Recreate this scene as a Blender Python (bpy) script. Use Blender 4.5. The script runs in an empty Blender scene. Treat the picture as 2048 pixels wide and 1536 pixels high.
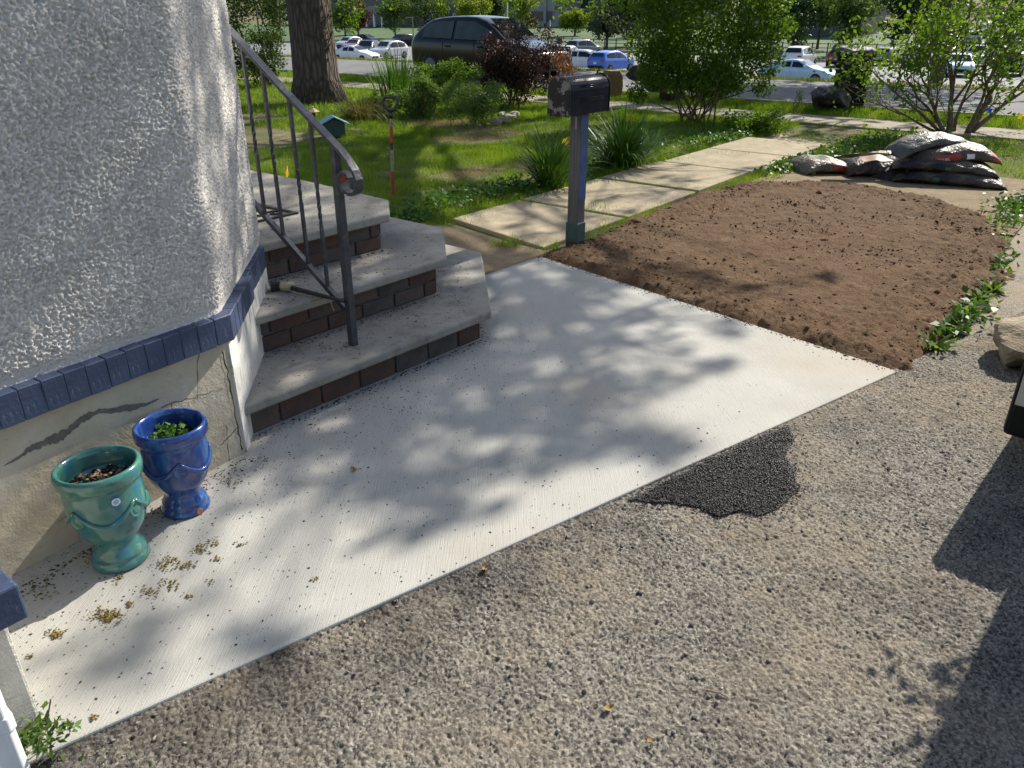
import bpy, math, random
import numpy as np
from mathutils import Vector, Matrix
R = math.radians
random.seed(7)
rng = np.random.default_rng(7)
scene = bpy.context.scene
col = scene.collection

# ------------------------------------------------------------------ camera, sky, sun, exposure
FPX, PITCH, CAMH = 1539.0, R(25.5), 1.55
cam_data = bpy.data.cameras.new('camera')
cam = bpy.data.objects.new('camera', cam_data)
col.objects.link(cam)
cam.location = (0, 0, CAMH)
cam.rotation_euler = (R(90) - PITCH, 0, 0)
cam_data.sensor_width = 36.0
cam_data.lens = 36.0 * FPX / 2048.0
cam_data.clip_start = 0.05
cam_data.clip_end = 1500
scene.camera = cam

SUN_AZ, SUN_EL = R(47.8), R(37)
SUN = Vector((math.cos(SUN_EL) * math.cos(SUN_AZ), math.cos(SUN_EL) * math.sin(SUN_AZ), math.sin(SUN_EL)))
world = bpy.data.worlds.new('World')
scene.world = world
world.use_nodes = True
wn = world.node_tree
sky = wn.nodes.new('ShaderNodeTexSky')
sky.sky_type = 'NISHITA'
sky.sun_disc = False
sky.sun_elevation = SUN_EL
sky.sun_rotation = R(90) - SUN_AZ
sky.air_density = 1.0
sky.dust_density = 1.2
sky.ozone_density = 1.0
bg = wn.nodes['Background']
bg.inputs['Strength'].default_value = 0.11
wn.links.new(sky.outputs['Color'], bg.inputs['Color'])
sun_data = bpy.data.lights.new('sun', 'SUN')
sun_data.energy = 5.0
sun_data.angle = R(0.53)
sun_data.color = (1.0, 0.94, 0.83)
sun = bpy.data.objects.new('sun', sun_data)
col.objects.link(sun)
sun.rotation_euler = SUN.to_track_quat('Z', 'Y').to_euler()
scene.view_settings.view_transform = 'Standard'
scene.view_settings.look = 'None'
scene.view_settings.exposure = 0.74
scene.view_settings.gamma = 1.0
scene.cycles.use_denoising = True
scene.cycles.max_bounces = 6
scene.cycles.transparent_max_bounces = 6
scene.cycles.sample_clamp_indirect = 6.0

# ------------------------------------------------------------------ frames and placement
PHI = R(51.5)                       # the house, the steps and the drive run this way
CP, SP = math.cos(PHI), math.sin(PHI)
def W(e, m, z=0.0):                 # house frame (along the drive, towards the house) -> world
    return Vector((e * CP - m * SP, e * SP + m * CP, z))
def EM(x, y):
    return (x * CP + y * SP, -x * SP + y * CP)
_c, _s = math.cos(PITCH), math.sin(PITCH)
def view(u, v):
    x, y = (u - 1024) / FPX, -(v - 768) / FPX
    return Vector((x, _c + y * _s, -_s + y * _c))
def gp(u, v, z=0.0):                # where a line of sight meets the level z
    d = view(u, v)
    return Vector((0, 0, CAMH)) + d * ((z - CAMH) / d.z)

def terrain(e):
    pts = [(-400, -.03), (22.6, -.03), (24.2, -.12), (30, -2.3), (86, -2.3), (120, -1.3), (150, -.4), (200, 2.0), (300, 8.0), (700, 40.0)]
    for (a, za), (b, zb) in zip(pts, pts[1:]):
        if e <= b:
            return za + (zb - za) * (e - a) / (b - a)
    return 40.0

# ------------------------------------------------------------------ mesh helpers
def tag(o, label=None, cat=None, group=None, kind=None):
    if label: o['label'] = label
    if cat: o['category'] = cat
    if group: o['group'] = group
    if kind: o['kind'] = kind
    return o
def thing(name, label, cat, loc=(0, 0, 0), rotz=0.0, group=None):
    o = bpy.data.objects.new(name, None)
    o.empty_display_size = .1
    col.objects.link(o)
    o.location = loc
    o.rotation_euler = (0, 0, rotz)
    return tag(o, label, cat, group)

class MB:
    def __init__(s):
        s.v, s.f = [], []
    def add(s, vs, fs):
        b = len(s.v)
        s.v += [tuple(p) for p in vs]
        s.f += [tuple(i + b for i in f) for f in fs]
        return s
    def box(s, x0, x1, y0, y1, z0, z1):
        vs = [(x0, y0, z0), (x1, y0, z0), (x1, y1, z0), (x0, y1, z0), (x0, y0, z1), (x1, y0, z1), (x1, y1, z1), (x0, y1, z1)]
        return s.add(vs, [(3, 2, 1, 0), (4, 5, 6, 7), (0, 1, 5, 4), (1, 2, 6, 5), (2, 3, 7, 6), (3, 0, 4, 7)])
    def prism(s, poly, z0, z1):
        n = len(poly)
        vs = [(x, y, z0) for x, y in poly] + [(x, y, z1) for x, y in poly]
        fs = [tuple(range(n - 1, -1, -1)), tuple(range(n, 2 * n))]
        fs += [(i, (i + 1) % n, n + (i + 1) % n, n + i) for i in range(n)]
        return s.add(vs, fs)
    def loft(s, rings, close=True, caps=True):
        n = len(rings[0])
        vs = [p for r in rings for p in r]
        fs = []
        for i in range(len(rings) - 1):
            for j in range(n if close else n - 1):
                k = (j + 1) % n
                fs.append((i * n + j, i * n + k, (i + 1) * n + k, (i + 1) * n + j))
        if caps:
            fs.append(tuple(range(n - 1, -1, -1)))
            fs.append(tuple((len(rings) - 1) * n + j for j in range(n)))
        return s.add(vs, fs)
    def tube(s, pts, rad, seg=8, caps=True, square=False):
        pts = [Vector(p) for p in pts]
        if not hasattr(rad, '__len__'): rad = [rad] * len(pts)
        rings = []
        up = None
        for i, p in enumerate(pts):
            t = (pts[min(i + 1, len(pts) - 1)] - pts[max(i - 1, 0)]).normalized()
            if up is None:
                a = Vector((0, 0, 1)) if abs(t.z) < .9 else Vector((1, 0, 0))
                up = (a - t * a.dot(t)).normalized()
            else:
                up = (up - t * up.dot(t)).normalized()
            sd = t.cross(up)
            k = 4 if square else seg
            o = math.pi / 4 if square else 0
            rings.append([p + (up * math.cos(o + 2 * math.pi * j / k) + sd * math.sin(o + 2 * math.pi * j / k)) * rad[i] for j in range(k)])
        return s.loft(rings, True, caps)
    def lathe(s, prof, seg=32, c=(0, 0, 0)):
        rings = [[(c[0] + r * math.cos(2 * math.pi * j / seg), c[1] + r * math.sin(2 * math.pi * j / seg), c[2] + z) for j in range(seg)] for r, z in prof]
        return s.loft(rings, True, True)
    def mesh(s, name):
        me = bpy.data.meshes.new(name)
        me.from_pydata(s.v, [], s.f)
        me.update()
        return me

def obj(name, m, mt, parent=None, smooth=False, loc=None, rot=None, bevel=0.0, seg=2):
    me = m.mesh(name) if isinstance(m, MB) else m
    o = bpy.data.objects.new(name, me)
    col.objects.link(o)
    if mt is not None:
        if not me.materials:
            me.materials.append(mt)
    if smooth:
        me.polygons.foreach_set('use_smooth', [True] * len(me.polygons))
    if parent is not None: o.parent = parent
    if loc is not None: o.location = loc
    if rot is not None: o.rotation_euler = rot
    if bevel:
        b = o.modifiers.new('edge', 'BEVEL')
        b.width = bevel
        b.segments = seg
        b.limit_method = 'ANGLE'
    return o
def top(name, m, mt, label, cat, group=None, kind=None, **k):
    return tag(obj(name, m, mt, **k), label, cat, group, kind)

def nmesh(name, V, F):              # V (n,3), F (k,3 or 4) as numpy arrays
    me = bpy.data.meshes.new(name)
    n = F.shape[1]
    me.vertices.add(len(V)); me.loops.add(F.size); me.polygons.add(len(F))
    me.vertices.foreach_set('co', np.ascontiguousarray(V, dtype=np.float32).ravel())
    me.loops.foreach_set('vertex_index', np.ascontiguousarray(F, dtype=np.int32).ravel())
    me.polygons.foreach_set('loop_start', np.arange(0, F.size, n, dtype=np.int32))
    me.polygons.foreach_set('loop_total', np.full(len(F), n, dtype=np.int32))
    me.update(calc_edges=True)
    return me
def join_np(parts):
    V, F, b = [], [], 0
    for v, f in parts:
        V.append(v); F.append(f + b); b += len(v)
    return np.concatenate(V), np.concatenate(F)

def unit(a):
    return a / np.maximum(np.linalg.norm(a, axis=-1, keepdims=True), 1e-9)
def rand_dirs(n):
    return unit(rng.normal(size=(n, 3)))
def leaves(P, size, aspect=.55, up=.3, spread=.35, dirs=None):
    """one folded leaf (a four-cornered face) at each point"""
    n = len(P)
    d = rand_dirs(n) if dirs is None else dirs
    nrm = unit(rand_dirs(n) + np.array([0, 0, up * 2]))
    s = np.cross(d, nrm); s = unit(s)
    L = (size * (1 + spread * rng.uniform(-1, 1, n)))[:, None]
    fold = unit(np.cross(s, d)) * L * .12
    a = P; b = P + d * L * .45 + s * L * aspect * .5 + fold; c = P + d * L; e = P + d * L * .45 - s * L * aspect * .5 + fold
    V = np.stack([a, b, c, e], 1).reshape(-1, 3)
    return V, np.arange(4 * n).reshape(-1, 4)
def blades(P, h, w, lean=.5):
    n = len(P)
    a = rng.uniform(0, 2 * math.pi, n)
    d = np.stack([np.cos(a), np.sin(a), np.zeros(n)], 1)
    H = (h * rng.uniform(.5, 1.25, n))[:, None]
    Wd = (w * rng.uniform(.7, 1.3, n))[:, None]
    b = rng.uniform(0, 2 * math.pi, n)
    ld = np.stack([np.cos(b), np.sin(b), np.zeros(n)], 1) * H * lean * rng.uniform(0, 1, n)[:, None]
    V = np.stack([P - d * Wd * .5, P + d * Wd * .5, P + ld + np.array([0, 0, 1]) * H], 1).reshape(-1, 3)
    return V, np.arange(3 * n).reshape(-1, 3)
def strap(P, az, length, width, tilt, droop, seg=6):
    """a long arching strap leaf as quads"""
    d = Vector((math.cos(az), math.sin(az), 0)); s = Vector((-math.sin(az), math.cos(az), 0))
    p = Vector(P); a = tilt
    vs, fs = [], []
    for i in range(seg + 1):
        t = i / seg
        w = width * .5 * (1 - t ** 2.2) * (.6 + .4 * min(1, t * 4)) + .0006
        vs += [p - s * w, p + s * w]
        if i < seg:
            p = p + (d * math.sin(a) + Vector((0, 0, 1)) * math.cos(a)) * (length / seg)
            a += droop / seg * (0.5 + t * 1.6)
            fs.append((2 * i, 2 * i + 1, 2 * i + 3, 2 * i + 2))
    return np.array([tuple(q) for q in vs]), np.array(fs)
def pebbles(P, size, flat=.7, seg=0):
    """little uneven eight-faced stones or crumbs"""
    n = len(P)
    base = np.array([(1, 0, 0), (0, 1, 0), (-1, 0, 0), (0, -1, 0), (0, 0, 1), (0, 0, -1)], float)
    F = np.array([(0, 1, 4), (1, 2, 4), (2, 3, 4), (3, 0, 4), (1, 0, 5), (2, 1, 5), (3, 2, 5), (0, 3, 5)])
    V = base[None] * rng.uniform(.6, 1.3, (n, 6, 1))
    V[:, :, 2] *= flat
    a = rng.uniform(0, 2 * math.pi, n); ca, sa = np.cos(a), np.sin(a)
    st = rng.uniform(.7, 1.4, n)
    x = V[:, :, 0] * st[:, None]; y = V[:, :, 1] / st[:, None]
    V = np.stack([x * ca[:, None] - y * sa[:, None], x * sa[:, None] + y * ca[:, None], V[:, :, 2]], 2)
    sz = np.broadcast_to(np.asarray(size, float), (n,)).reshape(n, 1, 1)
    V = V * sz + P[:, None, :]
    return V.reshape(-1, 3), (F[None] + 6 * np.arange(n)[:, None, None]).reshape(-1, 3)

def fnoise(shape, px, seed=0):
    """smooth random field with features about px cells across, zero mean, unit deviation"""
    r = np.random.default_rng(seed)
    f = np.fft.rfft2(r.normal(size=shape))
    ky = np.fft.fftfreq(shape[0])[:, None]; kx = np.fft.rfftfreq(shape[1])[None]
    f *= np.exp(-(ky ** 2 + kx ** 2) * (px * 1.6) ** 2)
    a = np.fft.irfft2(f, s=shape)
    return (a - a.mean()) / a.std()
def inside(px, py, poly):
    r = np.zeros(px.shape, bool)
    n = len(poly)
    for i in range(n):
        x0, y0 = poly[i]; x1, y1 = poly[(i + 1) % n]
        c = ((y0 > py) != (y1 > py)) & (px < (x1 - x0) * (py - y0) / (y1 - y0 + 1e-12) + x0)
        r ^= c
    return r
def edge_dist(px, py, poly):
    d = np.full(px.shape, 1e9)
    n = len(poly)
    for i in range(n):
        x0, y0 = poly[i]; x1, y1 = poly[(i + 1) % n]
        dx, dy = x1 - x0, y1 - y0
        t = np.clip(((px - x0) * dx + (py - y0) * dy) / (dx * dx + dy * dy + 1e-12), 0, 1)
        d = np.minimum(d, np.hypot(px - x0 - t * dx, py - y0 - t * dy))
    return np.where(inside(px, py, poly), d, -d)
def vnoise(x, y, sc, seed=0):
    """value noise at scattered points, -1..1"""
    g = np.random.default_rng(seed).uniform(-1, 1, (64, 64))
    X, Y = np.asarray(x) / sc + 1000.0, np.asarray(y) / sc + 1000.0
    i, j = np.floor(X).astype(int), np.floor(Y).astype(int)
    u, v = X - i, Y - j
    u, v = u * u * (3 - 2 * u), v * v * (3 - 2 * v)
    i0, i1, j0, j1 = i % 64, (i + 1) % 64, j % 64, (j + 1) % 64
    return (g[i0, j0] * (1 - u) + g[i1, j0] * u) * (1 - v) + (g[i0, j1] * (1 - u) + g[i1, j1] * u) * v

# ------------------------------------------------------------------ materials
class NT:
    def __init__(s, name):
        s.m = bpy.data.materials.new(name)
        s.m.use_nodes = True
        s.t = s.m.node_tree
        s.b = s.t.nodes['Principled BSDF']
        s.out = s.t.nodes['Material Output']
        s.co = s.n('ShaderNodeTexCoord').outputs['Object']
    def n(s, ty, **k):
        nd = s.t.nodes.new(ty)
        for a, b in k.items():
            if a in nd.inputs: s.set(nd.inputs[a], b)
            else: setattr(nd, a, b)
        return nd
    def set(s, inp, v):
        if isinstance(v, bpy.types.NodeSocket): s.t.links.new(v, inp)
        else: inp.default_value = v
    def mapv(s, scale=(1, 1, 1), rot=(0, 0, 0), loc=(0, 0, 0)):
        m = s.n('ShaderNodeMapping')
        s.set(m.inputs['Vector'], s.co)
        m.inputs['Scale'].default_value = scale; m.inputs['Rotation'].default_value = rot; m.inputs['Location'].default_value = loc
        return m.outputs[0]
    def noise(s, scale, detail=4, rough=.55, vec=None, dist=0.0):
        nd = s.n('ShaderNodeTexNoise')
        s.set(nd.inputs['Vector'], vec if vec is not None else s.co)
        nd.inputs['Scale'].default_value = scale; nd.inputs['Detail'].default_value = detail
        nd.inputs['Roughness'].default_value = rough; nd.inputs['Distortion'].default_value = dist
        return nd.outputs['Fac']
    def vor(s, scale, feature='F1', out='Distance', vec=None, rnd=1.0):
        nd = s.n('ShaderNodeTexVoronoi'); nd.feature = feature
        s.set(nd.inputs['Vector'], vec if vec is not None else s.co)
        nd.inputs['Scale'].default_value = scale; nd.inputs['Randomness'].default_value = rnd
        return nd.outputs[out]
    def ramp(s, fac, stops, interp='LINEAR'):
        nd = s.n('ShaderNodeValToRGB')
        s.set(nd.inputs[0], fac)
        cr = nd.color_ramp; cr.interpolation = interp
        while len(cr.elements) < len(stops): cr.elements.new(.5)
        for el, (p, c) in zip(cr.elements, stops):
            el.position = p
            el.color = (c, c, c, 1) if not hasattr(c, '__len__') else (*c, 1)
        return nd.outputs[0]
    def mix(s, fac, a, b, mode='MIX'):
        nd = s.n('ShaderNodeMixRGB'); nd.blend_type = mode
        s.set(nd.inputs[0], fac)
        for i, c in ((1, a), (2, b)):
            s.set(nd.inputs[i], (*c, 1) if isinstance(c, tuple) and len(c) == 3 else c)
        return nd.outputs[0]
    def math(s, op, a, b=0.0, clamp=False):
        nd = s.n('ShaderNodeMath'); nd.operation = op; nd.use_clamp = clamp
        s.set(nd.inputs[0], a); s.set(nd.inputs[1], b)
        return nd.outputs[0]
    def bump(s, h, dist=.01, strength=1.0, normal=None):
        nd = s.n('ShaderNodeBump')
        s.set(nd.inputs['Height'], h); nd.inputs['Distance'].default_value = dist; nd.inputs['Strength'].default_value = strength
        if normal is not None: s.set(nd.inputs['Normal'], normal)
        return nd.outputs[0]
    def fin(s, color=None, rough=.6, spec=.5, metal=0.0, normal=None, coat=0.0, emit=None):
        if color is not None: s.set(s.b.inputs['Base Color'], (*color, 1) if isinstance(color, tuple) and len(color) == 3 else color)
        s.set(s.b.inputs['Roughness'], rough); s.set(s.b.inputs['Metallic'], metal)
        s.set(s.b.inputs['Specular IOR Level'], spec); s.set(s.b.inputs['Coat Weight'], coat)
        if normal is not None: s.set(s.b.inputs['Normal'], normal)
        return s.m

def simple(name, c1, c2=None, scale=8, rough=.6, bump=0.0, bscale=40, spec=.5, metal=0.0, coat=0.0, lo=.35, hi=.65):
    t = NT(name)
    c2 = c2 or tuple(x * .75 for x in c1)
    c = t.ramp(t.noise(scale), [(lo, c2), (hi, c1)])
    nr = t.bump(t.noise(bscale, 5), bump, 1.0) if bump else None
    return t.fin(c, rough, spec, metal, nr, coat)
def leafmat(name, c1, c2, trans=.4, scale=6.0, rough=.45, tint=(1.25, 1.15, .45)):
    t = NT(name)
    f = t.noise(scale, 2); f2 = t.noise(90.0, 1)
    c = t.ramp(t.math('ADD', t.math('MULTIPLY', f, .5), t.math('MULTIPLY', f2, .5)), [(.36, c2), (.64, c1)])
    t.fin(c, rough + .12, .25)
    tr = t.n('ShaderNodeBsdfTranslucent')
    t.set(tr.inputs['Color'], t.mix(1.0, c, tint, 'MULTIPLY'))
    mx = t.n('ShaderNodeMixShader')
    mx.inputs[0].default_value = trans
    t.t.links.new(t.b.outputs[0], mx.inputs[1]); t.t.links.new(tr.outputs[0], mx.inputs[2])
    t.t.links.new(mx.outputs[0], t.out.inputs['Surface'])
    return t.m

# ================================================================== surfaces
def m_asphalt(name):
    t = NT(name)
    sx = t.n('ShaderNodeSeparateXYZ'); t.set(sx.inputs[0], t.co); X, Y = sx.outputs[0], sx.outputs[1]
    cell = t.vor(150, out='Color')
    sep = t.n('ShaderNodeSeparateColor'); t.set(sep.inputs[0], cell)
    k = t.math('ADD', t.math('MULTIPLY', sep.outputs[0], .55), t.math('MULTIPLY', t.noise(90, 4, .7), .5))
    c = t.ramp(k, [(.22, (.045, .042, .038)), (.38, (.135, .124, .106)), (.56, (.215, .197, .166)), (.75, (.30, .277, .238)), (.95, (.47, .44, .39))])
    dust = t.math('MULTIPLY', t.ramp(t.noise(1.5, 4, .6), [(.44, 0), (.60, 1)]), t.ramp(t.noise(7, 5, .7), [(.30, .15), (.62, .95)]))
    c = t.mix(t.math('MULTIPLY', dust, .6), c, t.mix(t.noise(60, 3), (.22, .172, .118), (.40, .325, .235)))
    c = t.mix(t.ramp(t.noise(2.6, 5, .65), [(.50, 0), (.66, .7)]), c, t.mix(1.0, c, (.55, .55, .56), 'MULTIPLY'))
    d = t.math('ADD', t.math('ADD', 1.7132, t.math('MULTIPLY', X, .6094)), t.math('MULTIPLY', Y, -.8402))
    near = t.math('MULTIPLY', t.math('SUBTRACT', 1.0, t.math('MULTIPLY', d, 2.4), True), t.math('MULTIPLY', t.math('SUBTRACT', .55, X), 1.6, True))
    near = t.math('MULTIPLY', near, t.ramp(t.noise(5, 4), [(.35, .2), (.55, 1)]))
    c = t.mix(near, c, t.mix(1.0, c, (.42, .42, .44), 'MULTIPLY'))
    sand = t.math('MULTIPLY', t.math('SUBTRACT', t.math('MULTIPLY', Y, .55), 1.75, True), t.ramp(t.noise(3, 5), [(.35, .1), (.6, .8)]))
    c = t.mix(sand, c, (.30, .235, .155))
    h = t.math('ADD', t.math('MULTIPLY', t.noise(230, 4, .7), .8), t.math('MULTIPLY', k, .7))
    return t.fin(c, .9, .2, 0, t.bump(h, .005, 1.0))
M_asphalt = m_asphalt('weathered_asphalt')
def m_concrete():
    t = NT('broomed_concrete')
    v = t.mapv((260, 9, 1), (0, 0, -PHI)); line = t.noise(1.0, 3, .6, v)
    v2 = t.mapv((70, 3.0, 1), (0, 0, -PHI)); line2 = t.noise(1.0, 2, .5, v2)
    c = t.ramp(t.noise(2.2, 5), [(.3, (.355, .348, .318)), (.7, (.435, .427, .392))])
    c = t.mix(t.ramp(t.noise(.9, 4), [(.52, 0), (.72, .6)]), c, (.37, .305, .225))
    c = t.mix(t.ramp(line, [(.3, .22), (.5, 0)]), c, t.mix(1.0, c, (.72, .71, .69), 'MULTIPLY'))
    c = t.mix(t.ramp(t.noise(210, 2), [(.62, 0), (.74, .5)]), c, (.3, .28, .24))
    h = t.math('ADD', line, t.math('MULTIPLY', line2, .35))
    h = t.math('ADD', h, t.math('MULTIPLY', t.noise(190, 3), .5))
    return t.fin(c, .88, .2, 0, t.bump(h, .0026, .8))
M_conc = m_concrete()
def m_oldconc(name, a, b, st=(.25, .2, .14)):
    t = NT(name)
    c = t.ramp(t.noise(3.5, 6, .6), [(.3, b), (.7, a)])
    c = t.mix(t.ramp(t.noise(11, 5, .65), [(.52, 0), (.72, .6)]), c, st)
    c = t.mix(t.ramp(t.noise(120, 2), [(.6, 0), (.72, .55)]), c, tuple(x * .5 for x in b))
    h = t.math('ADD', t.noise(30, 5), t.math('MULTIPLY', t.noise(160, 3), .6))
    return t.fin(c, .88, .25, 0, t.bump(h, .004, 1.0))
M_path = m_oldconc('old_path_concrete', (.39, .325, .22), (.25, .205, .135), (.18, .14, .085))
M_tread = m_oldconc('worn_step_stone', (.35, .33, .29), (.225, .21, .18), (.125, .11, .088))
M_walk = m_oldconc('sidewalk_concrete', (.30, .26, .19), (.21, .18, .13))
def m_soil():
    t = NT('raked_soil')
    c = t.ramp(t.noise(7, 6, .65), [(.3, (.085, .050, .028)), (.55, (.132, .081, .045)), (.75, (.182, .118, .070))])
    c = t.mix(t.ramp(t.noise(1.3, 4), [(.45, 0), (.65, .4)]), c, (.12, .07, .038))
    c = t.mix(t.ramp(t.noise(190, 2), [(.62, 0), (.72, .7)]), c, (.33, .26, .18))
    h = t.math('ADD', t.noise(45, 6, .7), t.math('MULTIPLY', t.noise(150, 4, .7), .6))
    return t.fin(c, .95, .15, 0, t.bump(h, .014, 1.0))
M_soil = m_soil()
M_clod = simple('soil_clod', (.17, .105, .060), (.085, .050, .027), 30, .95, .004, 90, .15)
def m_ground():
    t = NT('lawn_earth')
    c = t.ramp(t.noise(1.1, 6, .62), [(.35, (.10, .082, .042)), (.5, (.16, .125, .07)), (.68, (.24, .19, .115))])
    c = t.mix(t.ramp(t.noise(2.3, 4), [(.38, .75), (.58, .1)]), c, (.055, .095, .022))
    c = t.mix(t.ramp(t.noise(60, 3), [(.55, 0), (.7, .6)]), c, (.28, .22, .13))
    h = t.math('ADD', t.noise(20, 5, .65), t.math('MULTIPLY', t.noise(110, 3), .5))
    return t.fin(c, .95, .15, 0, t.bump(h, .02, 1.0))
M_ground = m_ground()
M_dirt = None
def m_dirt():
    t = NT('dry_dirt')
    c = t.ramp(t.noise(4, 6, .65), [(.3, (.17, .125, .075)), (.7, (.29, .225, .145))])
    c = t.mix(t.ramp(t.noise(90, 2), [(.6, 0), (.7, .6)]), c, (.10, .07, .04))
    return t.fin(c, .95, .15, 0, t.bump(t.noise(60, 6, .7), .012, 1.0))
M_dirt = m_dirt()
def m_road():
    t = NT('road_asphalt')
    c = t.ramp(t.noise(1.2, 5), [(.3, (.13, .13, .13)), (.7, (.185, .18, .175))])
    return t.fin(c, .9, .2, 0, t.bump(t.noise(80, 4), .006, 1.0))
M_road = m_road()
M_lot = simple('lot_asphalt', (.20, .20, .20), (.15, .15, .15), .4, .9)
M_line = simple('white_line_paint', (.75, .75, .72), (.6, .6, .57), 5, .8)

# ---- terrain: one sheet out to the horizon, falling away behind the road
es = [-60, -20, 3, 6, 9, 12, 16, 20, 22.6, 23.4, 24.2, 26, 28, 30, 40, 60, 86, 100, 120, 135, 150, 175, 200, 250, 300, 500, 700]
ms = [-500, -200, -100, -60, -30, -10, 0, 10, 30, 60, 100, 200, 400, 700]
b = MB()
b.add([W(e, m, terrain(e)) for e in es for m in ms],
      [(i * len(ms) + j, (i + 1) * len(ms) + j, (i + 1) * len(ms) + j + 1, i * len(ms) + j + 1) for i in range(len(es) - 1) for j in range(len(ms) - 1)])
tag(obj('ground', b, M_ground), kind='structure')
def sheet(name, poly, z, mt, parent=None):
    me = MB().add([W(e, m, z) for e, m in poly], [tuple(range(len(poly)))])
    o = obj(name, me, mt, parent)
    if parent is None: tag(o, kind='structure')
    return o
sheet('road', [(16.3, -120), (22.3, -120), (22.3, 160), (16.3, 160)], -.012, M_road)
b = MB()
for k in range(40):
    m0 = -80 + k * 6.0
    b.prism([tuple(W(16.15, m0)[:2]), tuple(W(16.3, m0)[:2]), tuple(W(16.3, m0 + 5.97)[:2]), tuple(W(16.15, m0 + 5.97)[:2])], -.1, .03)
tag(obj('kerb', b, M_walk), kind='structure')
sheet('parking_lot', [(31, -120), (86, -120), (86, 220), (31, 220)], -2.296, M_lot)
M_vergeflat = simple('dry_verge_grass', (.20, .19, .07), (.12, .14, .04), 6, .95, .02, 30)
# bay lines in the parking lot
b = MB()
for row in (38, 52, 66, 80):
    for k in range(60):
        m0 = -60 + k * 2.7
        b.add([W(row - 2.5, m0, -2.29), W(row + 2.5, m0, -2.29), W(row + 2.5, m0 + .1, -2.29), W(row - 2.5, m0 + .1, -2.29)], [(0, 1, 2, 3)])
tag(obj('parking_bay_lines', b, M_line), kind='structure')

# ---- the drive
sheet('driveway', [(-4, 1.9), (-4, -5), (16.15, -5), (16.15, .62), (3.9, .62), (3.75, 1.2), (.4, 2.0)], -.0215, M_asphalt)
st = .0042
ge, gm = np.meshgrid(np.arange(-.3, 6.2, st), np.arange(-3.4, 1.75, st), indexing='ij')
x, y = ge * CP - gm * SP, ge * SP + gm * CP
zc = y * _c + CAMH * _s; u_ = 1024 + FPX * x / zc; v_ = 768 - FPX * (y * _s - CAMH * _c) / zc
edge_m = 1.62 - (ge - .335) * .2782
vis = (u_ > -80) & (u_ < 2150) & (v_ < 1640) & (gm < edge_m + .03) & ((ge < 3.95) | (gm < .66))
sh_ = ge.shape
z = -.0085 + np.clip(fnoise(sh_, .85, 41), -2.2, .35) * .0026 + np.clip(fnoise(sh_, 1.8, 42), -1.8, .6) * .0022 + fnoise(sh_, 9, 43) * .0010 + vnoise(ge, gm, .4, 44) * .004
z = np.where(gm > edge_m - .03, np.minimum(z, -.004), z)
V = np.stack([x, y, z], -1).reshape(-1, 3)
idx = np.arange(sh_[0] * sh_[1]).reshape(sh_)
Fq = np.stack([idx[:-1, :-1], idx[1:, :-1], idx[1:, 1:], idx[:-1, 1:]], -1).reshape(-1, 4)[vis[:-1, :-1].reshape(-1)]
used = np.unique(Fq); remap = np.zeros(len(V), np.int64); remap[used] = np.arange(len(used))
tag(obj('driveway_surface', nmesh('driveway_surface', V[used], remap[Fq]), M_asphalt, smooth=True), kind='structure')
sheet('dirt_patch', [(7.9, 3.15), (8.9, 3.2), (9.4, 2.9), (10.0, 1.4), (9.9, .66), (8.9, .63), (7.2, .63), (7.3, 1.5)], -.016, M_dirt)
sheet('dirt_strip', [(3.5, 3.1), (4.5, 3.2), (4.62, 4.6), (3.0, 4.7)], -.012, M_dirt)

# ---- new concrete slab
slab = MB().prism([tuple(W(e, m)[:2]) for e, m in [(.335, 1.62), (3.825, .647), (4.34, 3.19), (3.2, 3.24), (2.4, 3.5), (-.2, 3.0), (-.3, 1.75)]], -.12, 0)
tag(obj('concrete_slab', slab, M_conc, bevel=.006), kind='structure')

# ---- path of old panels from the steps to the sidewalk, and the sidewalk
path = thing('front_path', None, None); path['kind'] = 'structure'
js = [4.52, 5.74, 7.08, 8.36, 9.62, 10.9, 12.1, 13.2]
for i in range(len(js) - 1):
    j0, j1 = js[i] + .02, js[i + 1] - .02
    w0, w1 = 3.31 + .02 * random.random(), 4.46 + .04 * random.random() - .02 * i
    tl = random.uniform(-.006, .006)
    b = MB().prism([(j0, w0), (j1, w0 + .01), (j1, w1), (j0 + (.25 if i == 0 else 0), w1)], -.08, .0)
    o = obj('panel', b, M_path, path, bevel=.008)
    o.location.z = .004 + tl; o.rotation_euler = (tl * .5, tl * .8, 0)
path.rotation_euler = (0, 0, PHI)
walk = thing('sidewalk', None, None); walk['kind'] = 'structure'
walk.rotation_euler = (0, 0, PHI)
pm = MB().prism([(13.24, 0), (14.4, 0), (14.4, 1.48), (13.24, 1.48)], -.08, 0).mesh('panel')
for k in range(-5, 14):
    o = obj('panel', pm, M_walk, walk); o.location = (0, k * 1.5 - .5, random.uniform(-.006, .006))

# ---- raked soil bed: heaped geometry that dips under the ground at its edge
BED = [(3.86, .62), (4.38, .58), (5.24, .54), (6.01, .55), (7.0, .70), (7.75, 1.0), (8.2, 1.4), (8.45, 2.0), (8.3, 2.7), (7.9, 3.12), (7.3, 3.24), (5.7, 3.24), (4.9, 3.2), (4.35, 3.22), (4.1, 1.95)]
st = .016
ge, gm = np.meshgrid(np.arange(3.6, 8.8, st), np.arange(.3, 3.6, st), indexing='ij')
sd = edge_dist(ge, gm, BED)
wob = vnoise(ge, gm, .22, 1) * .05 + vnoise(ge, gm, .07, 2) * .03
hz = np.minimum(.030, (sd + wob) * .40) - .016
hz += fnoise(ge.shape, 26, 3) * .006 + fnoise(ge.shape, 5, 4) * .0025 + np.abs(fnoise(ge.shape, 1.6, 5)) * .005 * (1 + .8 * (sd < .4))
hz += .0022 * vnoise(ge * .12 + gm * .03, gm, .045, 6)
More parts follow.
